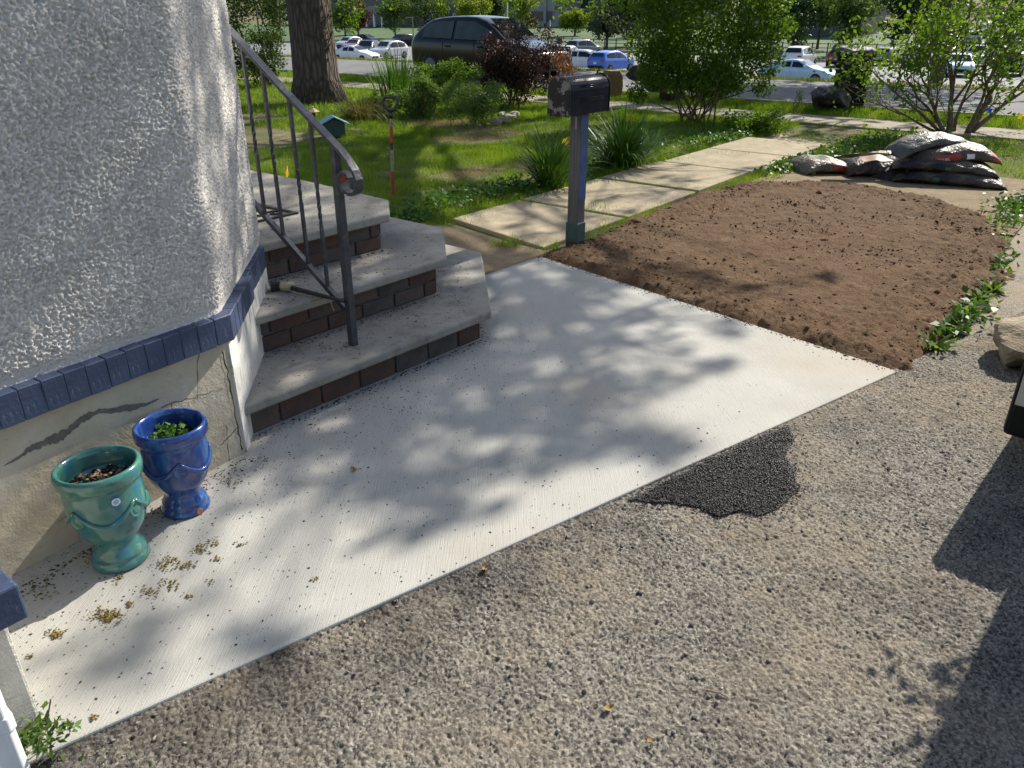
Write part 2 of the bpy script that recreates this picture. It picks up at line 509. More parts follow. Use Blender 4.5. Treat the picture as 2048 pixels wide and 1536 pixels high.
hz -= .05 * np.exp(-((ge - 7.3) ** 2) / .004 - ((gm - 1.4 - .2 * np.sin(ge * 3)) ** 2) / .05) * .3
slabd = (ge - 3.825) * (3.19 - .647) - (gm - .647) * (4.34 - 3.825)
hz = np.where(slabd < .02, np.minimum(hz, -.006), hz)
x, y = ge * CP - gm * SP, ge * SP + gm * CP
V = np.stack([x, y, hz], -1).reshape(-1, 3)
n0, n1 = ge.shape
idx = np.arange(n0 * n1).reshape(n0, n1)
Fq = np.stack([idx[:-1, :-1], idx[1:, :-1], idx[1:, 1:], idx[:-1, 1:]], -1).reshape(-1, 4)
keep = (sd > -.12)[:-1, :-1].reshape(-1)
tag(obj('soil_bed', nmesh('soil_bed', V, Fq[keep]), M_soil, smooth=True), kind='structure')
ce, cm = rng.uniform(3.7, 8.6, 30000), rng.uniform(.4, 3.5, 30000)
cd = edge_dist(ce, cm, BED)
sl = (ce - 3.825) * (3.19 - .647) - (cm - .647) * (4.34 - 3.825)
ok = (cd > -.04) & (rng.uniform(0, 1, 30000) < np.where(cd < .3, .36, .22)) & (sl > .02)
ce, cm, cd = ce[ok], cm[ok], cd[ok]
sz = rng.gamma(1.3, .0030, len(ce)) + .0018
sz = np.where((cd < .35) & (rng.uniform(0, 1, len(ce)) < .25), sz * 1.5, sz)
sz = np.minimum(sz, .034)
P = np.stack([ce * CP - cm * SP, ce * SP + cm * CP, np.clip((cd) * .40, -.02, .030) - .014 + sz * .4], 1)
tag(obj('soil_clods', nmesh('soil_clods', *pebbles(P, sz, .8)), M_clod), 'brown soil crumbs lying over the raked bed', 'soil', kind='stuff')

# ================================================================== house corner
def m_stucco():
    t = NT('painted_stucco')
    c = t.ramp(t.noise(5, 5), [(.35, (.70, .665, .615)), (.65, (.80, .765, .715))])
    c = t.mix(t.ramp(t.noise(14, 4), [(.6, 0), (.75, .35)]), c, (.46, .42, .35))
    h = t.math('ADD', t.noise(150, 4, .7), t.math('MULTIPLY', t.noise(420, 2), .4))
    return t.fin(c, .9, .2, 0, t.bump(h, .008, 1.0))
M_stucco = m_stucco()
def m_found():
    t = NT('cream_foundation_paint')
    c = t.ramp(t.noise(6, 6, .65), [(.3, (.40, .345, .25)), (.7, (.53, .48, .385))])
    c = t.mix(t.ramp(t.noise(2.3, 5), [(.55, 0), (.75, .5)]), c, (.38, .29, .17))
    c = t.mix(t.ramp(t.noise(45, 4, .7), [(.6, 0), (.7, .5)]), c, (.26, .22, .17))
    return t.fin(c, .9, .2, 0, t.bump(t.math('ADD', t.noise(25, 5), t.math('MULTIPLY', t.noise(130, 3), .4)), .0035, 1.0))
M_found = m_found()
def m_peel():
    t = NT('peeling_white_paint')
    v = t.mapv((60, 60, 9))
    c = t.mix(t.ramp(t.noise(1.0, 5, .7, v), [(.56, 0), (.64, 1)]), (.62, .61, .57), (.30, .27, .23))
    return t.fin(c, .85, .2, 0, t.bump(t.noise(1.0, 5, .7, v), .006, 1.0))
M_peel = m_peel()
def m_navy(name, base, scuff=(.30, .34, .42)):
    t = NT(name)
    c = t.ramp(t.noise(9, 4), [(.3, tuple(x * .8 for x in base)), (.7, base)])
    c = t.mix(t.ramp(t.noise(38, 6, .75), [(.64, 0), (.72, .6)]), c, scuff)
    v = t.mapv((70, 70, 9)); c = t.mix(t.ramp(t.noise(1, 4, .7, v), [(.62, 0), (.74, .5)]), c, scuff)
    return t.fin(c, .5, .35, 0, t.bump(t.noise(60, 4), .002, 1.0))
M_navy = m_navy('navy_brick_paint', (.046, .066, .125))
M_navyj = simple('navy_joint', (.16, .20, .29), (.07, .10, .17), 60, .8, .002, 80)
M_cement = simple('grey_cement_patch', (.17, .155, .135), (.12, .11, .095), 30, .95, .004, 120)
M_crack = simple('dark_crack_line', (.05, .045, .04), (.03, .027, .024), 30, 1.0)  # plain near-black for cracks, post footing and patch bed

K = Vector((1.3965, 2.456)); D0 = Vector((math.cos(R(5.5)), math.sin(R(5.5)))); D1 = Vector((math.cos(R(46.5)), math.sin(R(46.5)))); D2 = Vector((0, 1.0))
C2 = K + D1 * .95
house = thing('house', 'house corner with rough pale stucco wall, navy brick ledge and cream foundation', 'house', (0, 0, 0), PHI)
def out_n(d): return Vector((d.y, -d.x))
def wall_path(off, rad, s0, s1, ds):
    """points and outward normals along the house corner, corners rounded"""
    pts = []
    segs = [(K - D0 * s0, D0, s0, None), ]
    def fillet(Vx, da, db):
        th = math.acos(max(-1, min(1, da.dot(db)))); tl = rad * math.tan(th / 2)
        ctr = Vx - da * tl - out_n(da) * rad
        a0 = math.atan2(out_n(da).y, out_n(da).x)
        return tl, ctr, a0, th
    tlK, cK, aK, th = fillet(K, D0, D1); tlC, cC, aC, th2 = fillet(C2, D1, D2)
    def line(p, d, L):
        n = max(2, int(L / ds))
        for i in range(n): pts.append((p + d * (L * i / n), out_n(d)))
    def arc(c, a0, th):
        n = max(3, int(rad * th / ds))
        for i in range(n):
            nn = Vector((math.cos(a0 + th * i / n), math.sin(a0 + th * i / n))); pts.append((c + nn * rad, nn))
    line(K - D0 * s0, D0, s0 - tlK); arc(cK, aK, th)
    line(K + D1 * tlK, D1, .95 - tlK - tlC); arc(cC, aC, th2)
    line(C2 + D2 * tlC, D2, s1)
    return pts
pp = wall_path(0, .075, 1.0, .35, .0034)
zs = np.concatenate([np.arange(.575, 1.78, .0034)])
NP_, NZ = len(pp), len(zs)
pos = np.array([tuple(p) for p, n in pp]); nor = np.array([tuple(n) for p, n in pp])
f = fnoise((NP_, NZ), 1.15, 11); f2 = fnoise((NP_, NZ), 2.0, 12); f3 = fnoise((NP_, NZ), 14, 13)
hgt = .0036 * np.clip(f, -1.9, .45) + .0020 * np.clip(f2, -1.5, .7) + .0003 * f3 + .002
edge = np.clip((zs - .60) / .03, 0, 1)[None]
hgt = hgt * (.25 + .75 * edge) - .006 * (1 - edge)
V = np.empty((NP_, NZ, 3))
V[:, :, 0] = pos[:, 0:1] + nor[:, 0:1] * hgt; V[:, :, 1] = pos[:, 1:2] + nor[:, 1:2] * hgt; V[:, :, 2] = zs[None]
idx = np.arange(NP_ * NZ).reshape(NP_, NZ)
Fq = np.stack([idx[:-1, :-1], idx[1:, :-1], idx[1:, 1:], idx[:-1, 1:]], -1).reshape(-1, 4)
obj('stucco_wall', nmesh('stucco_wall', V.reshape(-1, 3), Fq), M_stucco, house, smooth=True)
hp = [K - D0 * 4, K - D0 * 1.0, None]
lower = [tuple(K - D0 * 4), tuple(K), tuple(C2), tuple(C2 + D2 * 2.6), (-1.0, 6.2), (-3.0, 6.2)]
inner = [tuple(K - D0 * 4 - out_n(D0) * .0), tuple(K - D0 * .06 - out_n(D0) * .012), tuple(K + D1 * .06 - out_n(D1) * .012), tuple(C2 - D1 * .05 - out_n(D1) * .015), tuple(C2 + D2 * .05 - Vector((.015, 0))), tuple(C2 + D2 * 2.6), (-1.0, 6.2), (-3.0, 6.2)]
obj('wall_core', MB().prism(inner, .56, 1.77), M_stucco, house)
obj('upper_wall', MB().prism(lower, 1.775, 5.4), M_stucco, house)
obj('foundation', MB().prism(lower, -.1, .50), M_found, house)
q = [K + D1 * .004, K + D1 * .955]
pier = [tuple(q[0] - D0 * .012 + out_n(D0) * .0), tuple(q[0] + out_n(D1) * .008), tuple(q[1] + out_n(D1) * .008), tuple(q[1] - out_n(D1) * .03), tuple(q[0] - out_n(D1) * .03)]
obj('corner_foundation', MB().prism(pier[1:], -.05, .49), M_peel, house)
# navy rowlock bricks: each one its own piece
BZ0, BZ1 = .482, .583
def ledge(start, d, n, w, proud, gap, tilt=0.0):
    o_ = out_n(d)
    ang = math.atan2(d.y, d.x)
    me = MB().box(0, w, -proud, .05, 0, BZ1 - BZ0).mesh('brick')
    for i in range(n):
        p = start + d * (i * (w + gap))
        o = obj('brick', me, M_navy, house, loc=(p.x, p.y, BZ0 + random.uniform(-.0015, .0015)), rot=(random.uniform(-.02, .02), 0, ang), bevel=.0018, seg=1)
ledge(K - D0 * (.062 + 22 * .067), D0, 22, .0648, .035, .0022)
cb = MB().prism([tuple(K - D0 * .058), tuple(K - D0 * .058 + out_n(D0) * .035), tuple(K + (out_n(D0) + out_n(D1)).normalized() * (.035 / math.cos(R(20.5)))), tuple(K + D1 * .05 + out_n(D1) * .035), tuple(K + D1 * .05)], BZ0, BZ1)
obj('brick', cb, M_navy, house, bevel=.003, seg=1)
ledge(K + D1 * .054, D1, 6, .0648, .035, .0022)
ledge(K + D1 * .457, D1, 7, .0648, .016, .0022)
mj = MB()
mj.prism([tuple(K - D0 * 1.6 + out_n(D0) * .032), tuple(K + (out_n(D0) + out_n(D1)).normalized() * (.031 / math.cos(R(20.5)))), tuple(K + D1 * .45 + out_n(D1) * .032), tuple(K + D1 * .45 + out_n(D1) * .013), tuple(K + D1 * .92 + out_n(D1) * .013), tuple(K + D1 * .92 - out_n(D1) * .02), tuple(K), tuple(K - D0 * 1.6 - out_n(D0) * .02)], BZ0 + .003, BZ1 - .003)
obj('ledge_joint', mj, M_navyj, house)
# missing-paint patch and cracks on the foundation face
def onface(s, z, off=.0): p = K - D0 * s + out_n(D0) * off; return (p.x, p.y, z)
rr = random.Random(3)
def face_sz(u, v):
    o_ = out_n(D0); n3 = Vector((o_.x * CP - o_.y * SP, o_.x * SP + o_.y * CP, 0)); k3 = W(K.x, K.y); d = view(u, v)
    p = Vector((0, 0, CAMH)) + d * (n3.dot(k3 - Vector((0, 0, CAMH))) / n3.dot(d))
    e_, m_ = EM(p.x, p.y)
    return ((K - Vector((e_, m_))).dot(D0), p.z)
PC = [(8, 931, 1), (41, 913, 4), (55, 899, 7), (72, 893, 8), (90, 885, 8), (110, 876, 11), (131, 866, 11), (148, 853, 9), (164, 839, 9), (180, 830, 7), (197, 822, 5), (221, 821, 6), (246, 817, 8), (273, 814, 6), (300, 806, 3), (323, 795, 1)]
dense = []
for a_, b_ in zip(PC, PC[1:]):
    for k_ in range(4): dense.append(tuple(a_[i] + (b_[i] - a_[i]) * k_ / 4 for i in range(3)))
up_ = [face_sz(u, v - w_ * rr.uniform(.5, 1.15)) for u, v, w_ in dense]; dn_ = [face_sz(u, v + w_ * rr.uniform(.5, 1.15)) for u, v, w_ in dense]
n_ = len(dense)
b = MB().add([onface(s_, z_, .0015) for s_, z_ in up_ + dn_], [(i, i + 1, n_ + i + 1, n_ + i) for i in range(n_ - 1)])
obj('bare_cement_patch', b, M_cement, house)
def crack(pts, w, name='crack'):
    b = MB(); n = len(pts); vs = []
    for i, (s, z) in enumerate(pts):
        a = pts[max(i - 1, 0)]; c = pts[min(i + 1, n - 1)]
        d = Vector((c[0] - a[0], c[1] - a[1])).normalized(); k = w * (.5 + rr.random())
        vs += [onface(s - d.y * k, z + d.x * k, .0022), onface(s + d.y * k, z - d.x * k, .0022)]
    b.add(vs, [(2 * i, 2 * i + 1, 2 * i + 3, 2 * i + 2) for i in range(n - 1)])
    obj(name, b, M_crack, house)
def jag(p, q, n, a): return [(p[0] + (q[0] - p[0]) * i / n + rr.uniform(-a, a), p[1] + (q[1] - p[1]) * i / n + rr.uniform(-a, a)) for i in range(n + 1)]
crack(jag((.02, .44), (.012, .02), 16, .006), .0026)
crack(jag((.05, .30), (.30, .33), 12, .006), .0012)
crack(jag((.12, .48), (.16, .30), 9, .006), .0010)
crack(jag((.26, .33), (.262, .25), 5, .002), .0018)
crack(jag((.02, .12), (.10, .08), 8, .006), .0014)
crack(jag((.06, .15), (.075, .0), 8, .005), .0012)
crack(jag((.72, .10), (.50, .135), 12, .003), .0009)

# low plinth with a navy cap at the left edge of the picture
plinth = thing('porch_plinth', 'low pale stucco plinth with navy cap at lower left corner', 'plinth', tuple(W(.326, 1.678, 0)), PHI)
def m_plinth():
    t = NT('raked_plinth_stucco')
    c = t.ramp(t.noise(12, 5), [(.35, (.52, .50, .45)), (.65, (.64, .62, .57))])
    h = t.math('ADD', t.noise(110, 5, .7), t.math('MULTIPLY', t.noise(38, 3), .8))
    return t.fin(c, .9, .2, 0, t.bump(h, .012, 1.0))
obj('base', MB().box(-1.6, 0, .0, .74, -.05, .365), m_plinth(), plinth, bevel=.008)
me = MB().box(0, .098, -.05, .12, 0, .092).mesh('brick')
for i in range(14):
    obj('brick', me, M_navy, plinth, loc=(-.065 - i * .1025, .0, .368 + random.uniform(-.002, .002)), rot=(0, 0, random.uniform(-.008, .008)), bevel=.006)
obj('cap_slab', MB().box(-1.55, -.02, .125, .74, .366, .43), M_navy, plinth, bevel=.006)
M_white = simple('white_aluminium', (.78, .80, .82), (.70, .72, .75), 4, .35, 0, 40, .5)
dp = MB()
sec = [(-.035, -.025), (-.02, -.032), (-.012, -.026), (.012, -.026), (.02, -.032), (.035, -.025), (.035, .025), (-.035, .025)]
dp.loft([[(x, y, z) for x, y in sec] for z in (.02, .16)])
dp.loft([[(x * 1.12, y * 1.12, z) for x, y in sec] for z in (.16, .20)])
dp.loft([[(x, y, z) for x, y in sec] for z in (.20, .364)])
pd = W(.225, 1.678 - .055)
top('downspout', dp, M_white, 'white ribbed downspout piece against the low plinth', 'downspout', loc=(pd.x, pd.y, -.014), rot=(0, 0, PHI), bevel=.003)

# ================================================================== front steps
M_brick = simple('dark_red_brick', (.125, .072, .056), (.080, .058, .050), 9, .9, .004, 90, .2)
M_brick2 = simple('grey_red_brick', (.135, .098, .080), (.090, .074, .065), 9, .9, .004, 90, .2)
M_brick3 = simple('sooty_brick', (.11, .095, .085), (.07, .062, .057), 9, .9, .004, 90, .2)
M_mortar = simple('stair_mortar', (.19, .17, .145), (.11, .10, .088), 40, .95, .004, 120, .15)
steps = thing('front_steps', 'three grey stone steps with red brick risers beside the stucco wall', 'steps', (0, 0, 0), PHI)
Z1, Z2, Z3, TH = .165, .372, .575, .045
treads = [([(1.39, 2.505), (2.90, 2.445), (3.72, 3.215), (3.70, 4.7), (1.98, 4.7), (1.98, 3.12)], Z1),
          ([(1.70, 2.835), (2.95, 2.80), (3.43, 3.27), (3.43, 4.9), (1.98, 4.9), (1.98, 3.12)], Z2),
          ([(2.01, 3.17), (2.88, 3.15), (3.13, 3.42), (3.20, 4.3), (3.20, 5.4), (1.98, 5.4)], Z3)]
for poly, z in treads:
    obj('tread', MB().prism(poly, z - TH, z), M_tread, steps, bevel=.010, seg=2)
ris = [([(1.43, 2.565), (2.875, 2.51), (3.66, 3.245), (3.64, 4.6)], -.02, Z1 - TH, 1),
       ([(1.76, 2.895), (2.925, 2.862), (3.37, 3.30), (3.37, 4.8)], Z1, Z2 - TH, 2),
       ([(2.03, 3.23), (2.855, 3.21), (3.07, 3.445), (3.14, 4.3), (3.14, 5.3)], Z2, Z3 - TH, 2)]
rb = random.Random(5)
for pl, z0, z1, nc in ris:
    core = MB()
    cp = []
    for i, p in enumerate(pl):
        cp.append((p[0] - (.014 if i else 0), p[1] + (.014 if i < 2 else .006)))
    core.prism(cp + [(1.98, pl[-1][1])] + [(1.98, 3.2)], z0, z1 - .002)
    obj('riser_core', core, M_mortar, steps)
    for (p, q) in zip(pl, pl[1:]):
        p, q = Vector(p), Vector(q); L = (q - p).length; d = (q - p) / L; ang = math.atan2(d.y, d.x)
        if d.y > .98: L = min(L, .9)
        hc = (z1 - z0) / nc
        for c in range(nc):
            s = .004 - (.105 if c % 2 else 0)
            while s < L - .03:
                a0, a1 = max(s, .004), min(s + .205, L - .004)
                if a1 - a0 > .03:
                    bm_ = MB().box(0, a1 - a0, rb.uniform(-.003, .002), .010, 0, hc - .010)
                    pos_ = p + d * a0
                    obj('brick', bm_, rb.choice([M_brick, M_brick, M_brick2, M_brick3]), steps, loc=(pos_.x, pos_.y, z0 + c * hc + .005), rot=(0, 0, ang), bevel=.003, seg=1)
                s += .215

# ================================================================== iron handrail
def m_iron():
    t = NT('worn_black_iron')
    c = t.ramp(t.noise(18, 5, .7), [(.35, (.022, .025, .032)), (.6, (.055, .06, .07)), (.72, (.12, .115, .11))])
    c = t.mix(t.ramp(t.noise(45, 5, .8), [(.66, 0), (.71, .7)]), c, (.42, .40, .37))
    c = t.mix(t.ramp(t.noise(23, 4, .7), [(.64, 0), (.70, .8)]), c, (.16, .06, .035))
    return t.fin(c, .42, .5, 0, t.bump(t.noise(70, 4), .002, 1.0))
M_iron = m_iron()
M_rust = simple('rust_red', (.33, .09, .05), (.18, .06, .04), 40, .8, .002, 80)
rail = thing('stair_handrail', 'worn black iron handrail with scroll end on the steps', 'handrail', tuple(W(2.145, 2.655, 0)), PHI)
tz = lambda r: 1.062 + .68 * r
bz = lambda r: .318 + .652 * r
def flatbar(path, w, th):
    rings = []
    n = len(path)
    for i, (r, z) in enumerate(path):
        a = Vector(path[max(i - 1, 0)]); c = Vector(path[min(i + 1, n - 1)])
        d = (c - a).normalized(); nn = Vector((-d.y, d.x)) * th / 2
        rings.append([(-w / 2, r + nn.x, z + nn.y), (w / 2, r + nn.x, z + nn.y), (w / 2, r - nn.x, z - nn.y), (-w / 2, r - nn.x, z - nn.y)])
    return MB().loft(rings)
pth = [(1.05, tz(1.05)), (.6, tz(.6)), (.3, tz(.3)), (0, tz(0) + .012), (-.045, 1.045), (-.085, 1.012), (-.118, .975), (-.136, .940), (-.134, .905), (-.112, .882), (-.078, .876), (-.042, .888), (-.024, .915), (-.026, .945), (-.047, .962), (-.072, .957), (-.086, .938)]
obj('top_rail', flatbar(pth, .042, .013), M_iron, rail, bevel=.003)
obj('scroll_rust', flatbar([(-.030, .916), (-.032, .940), (-.05, .955), (-.07, .951), (-.08, .936)], .034, .006), M_rust, rail)
obj('newel_post', MB().box(-.017, .017, -.017, .017, Z1 - .002, 1.062), M_iron, rail, bevel=.003)
obj('bottom_rail', MB().tube([(0, .016, bz(.016)), (0, 1.05, bz(1.05))], .016, square=True), M_iron, rail)
for r in (.145, .272, .44, .566, .70):
    b = MB(); rings = []
    for i in range(25):
        t = i / 24; z = bz(r) + .006 + (tz(r) - bz(r) - .008) * t
        tw = 0 if abs(t - .5) > .12 else (t - .38) / .24 * math.pi * 2
        if t > .62: tw = 0
        rings.append([(.0068 * 1.414 * math.cos(math.pi / 4 + tw + k * math.pi / 2), r + .0068 * 1.414 * math.sin(math.pi / 4 + tw + k * math.pi / 2), z) for k in range(4)])
    obj('baluster', b.loft(rings), M_iron, rail)

# ================================================================== glazed urns
def m_glaze(name, a, b, c, streak):
    t = NT(name)
    cc = t.ramp(t.noise(9, 4, .6), [(.3, a), (.52, b), (.72, c)])
    v = t.mapv((16, 16, 4)); cc = t.mix(t.ramp(t.noise(1, 3, .5, v), [(.52, 0), (.66, .65)]), cc, streak)
    return t.fin(cc, .16, .6, 0, t.bump(t.noise(14, 3), .003, .6), .4)
M_teal = m_glaze('teal_glaze', (.025, .105, .085), (.05, .165, .135), (.10, .215, .16), (.015, .13, .20))
M_cobalt = m_glaze('cobalt_glaze', (.008, .024, .12), (.014, .045, .20), (.035, .10, .30), (.06, .15, .36))
M_pot_soil = simple('potting_soil', (.045, .03, .022), (.02, .014, .01), 60, .95, .01, 120)
M_bark = simple('bark_chips', (.30, .19, .12), (.17, .10, .06), 30, .9, .003, 80)
M_terra = simple('bare_terracotta', (.34, .15, .07), (.25, .10, .05), 40, .9, .002, 80)
PROF = [(.0, 0), (.66, 0), (.69, .02), (.685, .05), (.64, .075), (.605, .09), (.635, .105), (.625, .125), (.57, .155), (.515, .19), (.495, .225), (.51, .255), (.585, .285), (.70, .345), (.80, .42), (.865, .51), (.90, .61), (.905, .71), (.885, .80), (.87, .835), (.90, .85), (.955, .868), (.985, .885), (.985, .905), (1.0, .925), (1.0, .955), (.975, .985), (.93, 1.0), (.88, .995), (.845, .975), (.82, .93), (.80, .84), (.78, .80), (.0, .80)]
def prof_r(zn):
    pts = [p for p in PROF[1:26]]
    for (r0, z0), (r1, z1) in zip(pts, pts[1:]):
        if z0 <= zn <= z1 + 1e-9: return r0 + (r1 - r0) * (zn - z0) / max(z1 - z0, 1e-6)
    return .9
def urn(name, label, loc, rad, hgt, rotz, mt, tilt=(0, 0)):
    t = thing(name, label, 'urn', loc, rotz)
    t.rotation_euler = (tilt[0], tilt[1], rotz)
    b = obj('body', MB().lathe([(r * rad, z * hgt) for r, z in PROF], 56), mt, t, smooth=True)
    for k in range(4):                                   # swags between rosettes
        a0 = k * math.pi / 2
        pts, rr_ = [], []
        for i in range(15):
            u = i / 14; a = a0 + u * math.pi / 2; zn = .70 - .17 * math.sin(math.pi * u)
            r = prof_r(zn) * rad + .002
            pts.append((r * math.cos(a), r * math.sin(a), zn * hgt)); rr_.append(.0045 + .005 * math.sin(math.pi * u))
        obj('swag', MB().tube(pts, rr_, 8), mt, t, smooth=True)
        r = prof_r(.64) * rad
        ro = MB().lathe([(0, 0), (.023, 0), (.025, .0025), (.022, .005), (.019, .003), (.015, .0025), (.012, .005), (.007, .006), (0, .0065)], 20)
        obj('rosette', ro, mt, t, smooth=True, loc=((r - .002) * math.cos(a0 + .02), (r - .002) * math.sin(a0 + .02), .60 * hgt), rot=(0, R(84), a0 + .02))
    n = 500
    a = rng.uniform(0, 2 * math.pi, n); rr2 = np.sqrt(rng.uniform(0, 1, n)) * .76 * rad
    P = np.stack([rr2 * np.cos(a), rr2 * np.sin(a), np.full(n, .805 * hgt) + rng.uniform(0, .008, n)], 1)
    so = tag(obj('soil', nmesh('soil', *pebbles(P, rng.uniform(.003, .009, n))), M_pot_soil, t), kind='stuff')
    return t
tp = gp(244, 1116); bp = gp(373, 1014)
teal = urn('glazed_urn', 'teal green glazed urn with round sticker and bare soil', (tp.x, tp.y, 0), .124, .345, R(250), M_teal, (R(1.2), R(-.8)))
n = 60
a = rng.uniform(0, 2 * math.pi, n); rr2 = np.sqrt(rng.uniform(0, 1, n)) * .09
P = np.stack([rr2 * np.cos(a), rr2 * np.sin(a), np.full(n, .288)], 1)
tag(obj('wood_chips', nmesh('wood_chips', *pebbles(P, rng.uniform(.004, .013, n), .35)), M_bark, teal), kind='stuff')
def m_sticker():
    t = NT('sticker_print')
    ln = t.n('ShaderNodeVectorMath'); ln.operation = 'LENGTH'; t.set(ln.inputs[0], t.co)
    c = t.ramp(ln.outputs['Value'], [(0, (.35, .45, .65)), (.0045, (.35, .45, .65)), (.0046, (.75, .8, .85)), (.0085, (.75, .8, .85)), (.0086, (.12, .2, .4)), (.0098, (.12, .2, .4)), (.0099, (.85, .87, .88))], 'CONSTANT')
    c = t.mix(t.ramp(t.vor(420), [(.35, .8), (.45, 0)]), c, (.1, .18, .38))
    return t.fin(c, .4)
ang_st = math.atan2(-tp.y + 0, -tp.x + 0) - R(250) + R(12)
rs = prof_r(.755) * .124 + .0012
obj('sticker', MB().lathe([(0, 0), (.0125, 0), (.0125, .0006), (0, .0006)], 24), m_sticker(), teal, loc=(rs * math.cos(ang_st), rs * math.sin(ang_st), .755 * .345), rot=(0, R(90), ang_st))
blue = urn('glazed_urn', 'cobalt blue glazed urn with a small green plant, beside the foundation', (bp.x, bp.y, 0), .117, .335, R(298), M_cobalt, (R(-.6), R(.5)))
a_ = math.atan2(-bp.y, -bp.x) - R(298) + R(28)
obj('chipped_spot', MB().lathe([(0, 0), (.013, 0), (.010, .0012), (0, .0015)], 9), M_terra, blue, loc=(.0802 * math.cos(a_), .0802 * math.sin(a_), .014), rot=(0, R(86), a_))
M_seedling = leafmat('seedling_leaf', (.10, .22, .04), (.05, .13, .025), .35)
n = 150
P = np.stack([rng.normal(-.02, .022, n), rng.normal(.012, .022, n), rng.uniform(.272, .325, n)], 1)
V1, F1 = leaves(P, .020, .95, .8)
P = np.stack([rng.normal(.055, .008, 14), rng.normal(-.02, .008, 14), rng.uniform(.272, .292, 14)], 1)
V2, F2 = leaves(P, .015, .9, .8)
pl_ = top('parsley_plant', nmesh('foliage', *join_np([(V1, F1), (V2, F2)])), M_seedling, 'small leafy green plant growing in the cobalt blue urn', 'plant', loc=(bp.x, bp.y, 0), rot=(0, 0, R(140)))

# ================================================================== mailbox on a post
def m_mailpaint():
    t = NT('worn_black_enamel')
    c = t.ramp(t.noise(10, 4), [(.3, (.006, .009, .018)), (.7, (.012, .017, .030))])
    return t.fin(c, .22, .06, 0, t.bump(t.noise(9, 3), .003, .5))
def m_maildoor():
    t = NT('flaking_door_paint')
    c = t.mix(t.ramp(t.noise(11, 6, .75), [(.53, 0), (.56, 1)]), (.007, .008, .012), (.13, .125, .12))
    return t.fin(c, .5, .2, 0, t.bump(t.noise(30, 4), .003, 1.0))
M_mail = m_mailpaint()
mp = W(4.741, 3.166)
mail = thing('mailbox', 'black arched mailbox with flaking door on a blue and grey wooden post', 'mailbox', (mp.x, mp.y, 0), PHI)
hw, zb, zt = .086, .945, 1.105
arch = [(-hw, zb), (-hw, zt)] + [(-hw * math.cos(math.pi * i / 14), zt + hw * math.sin(math.pi * i / 14)) for i in range(1, 14)] + [(hw, zt), (hw, zb)]
obj('shell', MB().loft([[(x, y, z) for y, z in arch] for x in (-.245, .235)]), M_mail, mail, bevel=.004)
fr = [(y * 1.05, zb - .004 + (z - zb) * 1.04) for y, z in arch]
obj('door', MB().loft([[(x, y, z) for y, z in fr] for x in (-.262, -.2465)]), m_maildoor(), mail, bevel=.003)
obj('rear_rim', MB().loft([[(x, y, z) for y, z in fr] for x in (.2365, .246)]), M_mail, mail, bevel=.002)
for z in (1.035, 1.05, 1.12, 1.132):
    obj('side_rib', MB().tube([(-.13, -.0865, z), (.16, -.0865, z)], .0022, 6), M_mail, mail, smooth=True)
obj('latch', MB().tube([(.20, 0, 1.19), (.215, 0, 1.212), (.24, .01, 1.206)], .006, 6), M_mail, mail)
def m_post():
    t = NT('weathered_grey_wood')
    v = t.mapv((45, 45, 2.5)); c = t.ramp(t.noise(1, 5, .65, v), [(.3, (.055, .057, .06)), (.7, (.12, .12, .118))])
    c = t.mix(t.ramp(t.noise(3.5, 3), [(.6, 0), (.75, .5)]), c, (.22, .16, .09))
    return t.fin(c, .8, .3, 0, t.bump(t.noise(1, 5, .65, v), .004, 1.0))
M_bluep = simple('faded_blue_paint', (.035, .09, .22), (.022, .055, .15), 9, .6, .003, 60)
M_greenp = simple('dark_green_sleeve', (.035, .085, .085), (.022, .055, .058), 9, .6, .002, 60)
obj('post', MB().box(-.046, .046, -.046, .046, .02, .944), m_post(), mail, bevel=.004)
obj('painted_face', MB().box(-.044, .044, -.049, -.0462, .34, .93), M_bluep, mail)
obj('base_sleeve', MB().box(-.053, .053, -.053, .053, .035, .175), M_greenp, mail, bevel=.003)
obj('footing', MB().box(-.05, .05, -.05, .05, -.04, .034), M_crack, mail)
obj('name_strip', MB().box(-.0485, -.0462, -.012, .002, .84, .92), simple('dull_tin', (.3, .3, .3), (.22, .22, .22), 20, .5), mail)

# ================================================================== shovel
sp = gp(786, 389)
M_grip = simple('black_plastic_grip', (.018, .018, .02), (.012, .012, .014), 20, .4)
M_fib = simple('grey_fibreglass', (.22, .215, .20), (.15, .145, .14), 20, .5)
M_red = simple('red_fibreglass', (.32, .035, .03), (.22, .03, .025), 12, .45)
sh = thing('shovel', 'red and grey D-handled shovel stuck upright in the lawn', 'shovel', (sp.x, sp.y, 0), 0)
sh.rotation_euler = (R(-1), R(2.0), 0)
def seg(z0, z1, r, mt, nm): obj(nm, MB().lathe([(r, z0), (r, z1)], 14), mt, sh, smooth=False)
seg(.0, .22, .017, M_red, 'lower_shaft'); seg(.22, .42, .0145, M_fib, 'shaft'); seg(.42, .48, .0152, M_grip, 'band'); seg(.48, .63, .0155, M_red, 'red_sleeve'); seg(.63, .71, .0145, M_fib, 'shaft')
g_ = MB().tube([(0, 0, .70), (0, 0, .755)], .021, 12)
lp = [(0, 0, .755), (-.035, 0, .785), (-.060, 0, .825), (-.066, 0, .865), (-.052, 0, .885), (0, 0, .888), (.052, 0, .885), (.066, 0, .865), (.060, 0, .825), (.035, 0, .785), (0, 0, .755)]
g_.tube(lp, [.016, .014, .012, .013, .015, .017, .015, .013, .012, .014, .016], 10)
obj('grip', g_, M_grip, sh, smooth=True)
bl = MB().prism([(-.09, -.003), (.09, -.003), (.09, .003), (-.09, .003)], -.24, -.05)
obj('blade', bl, M_red, sh, bevel=.002)

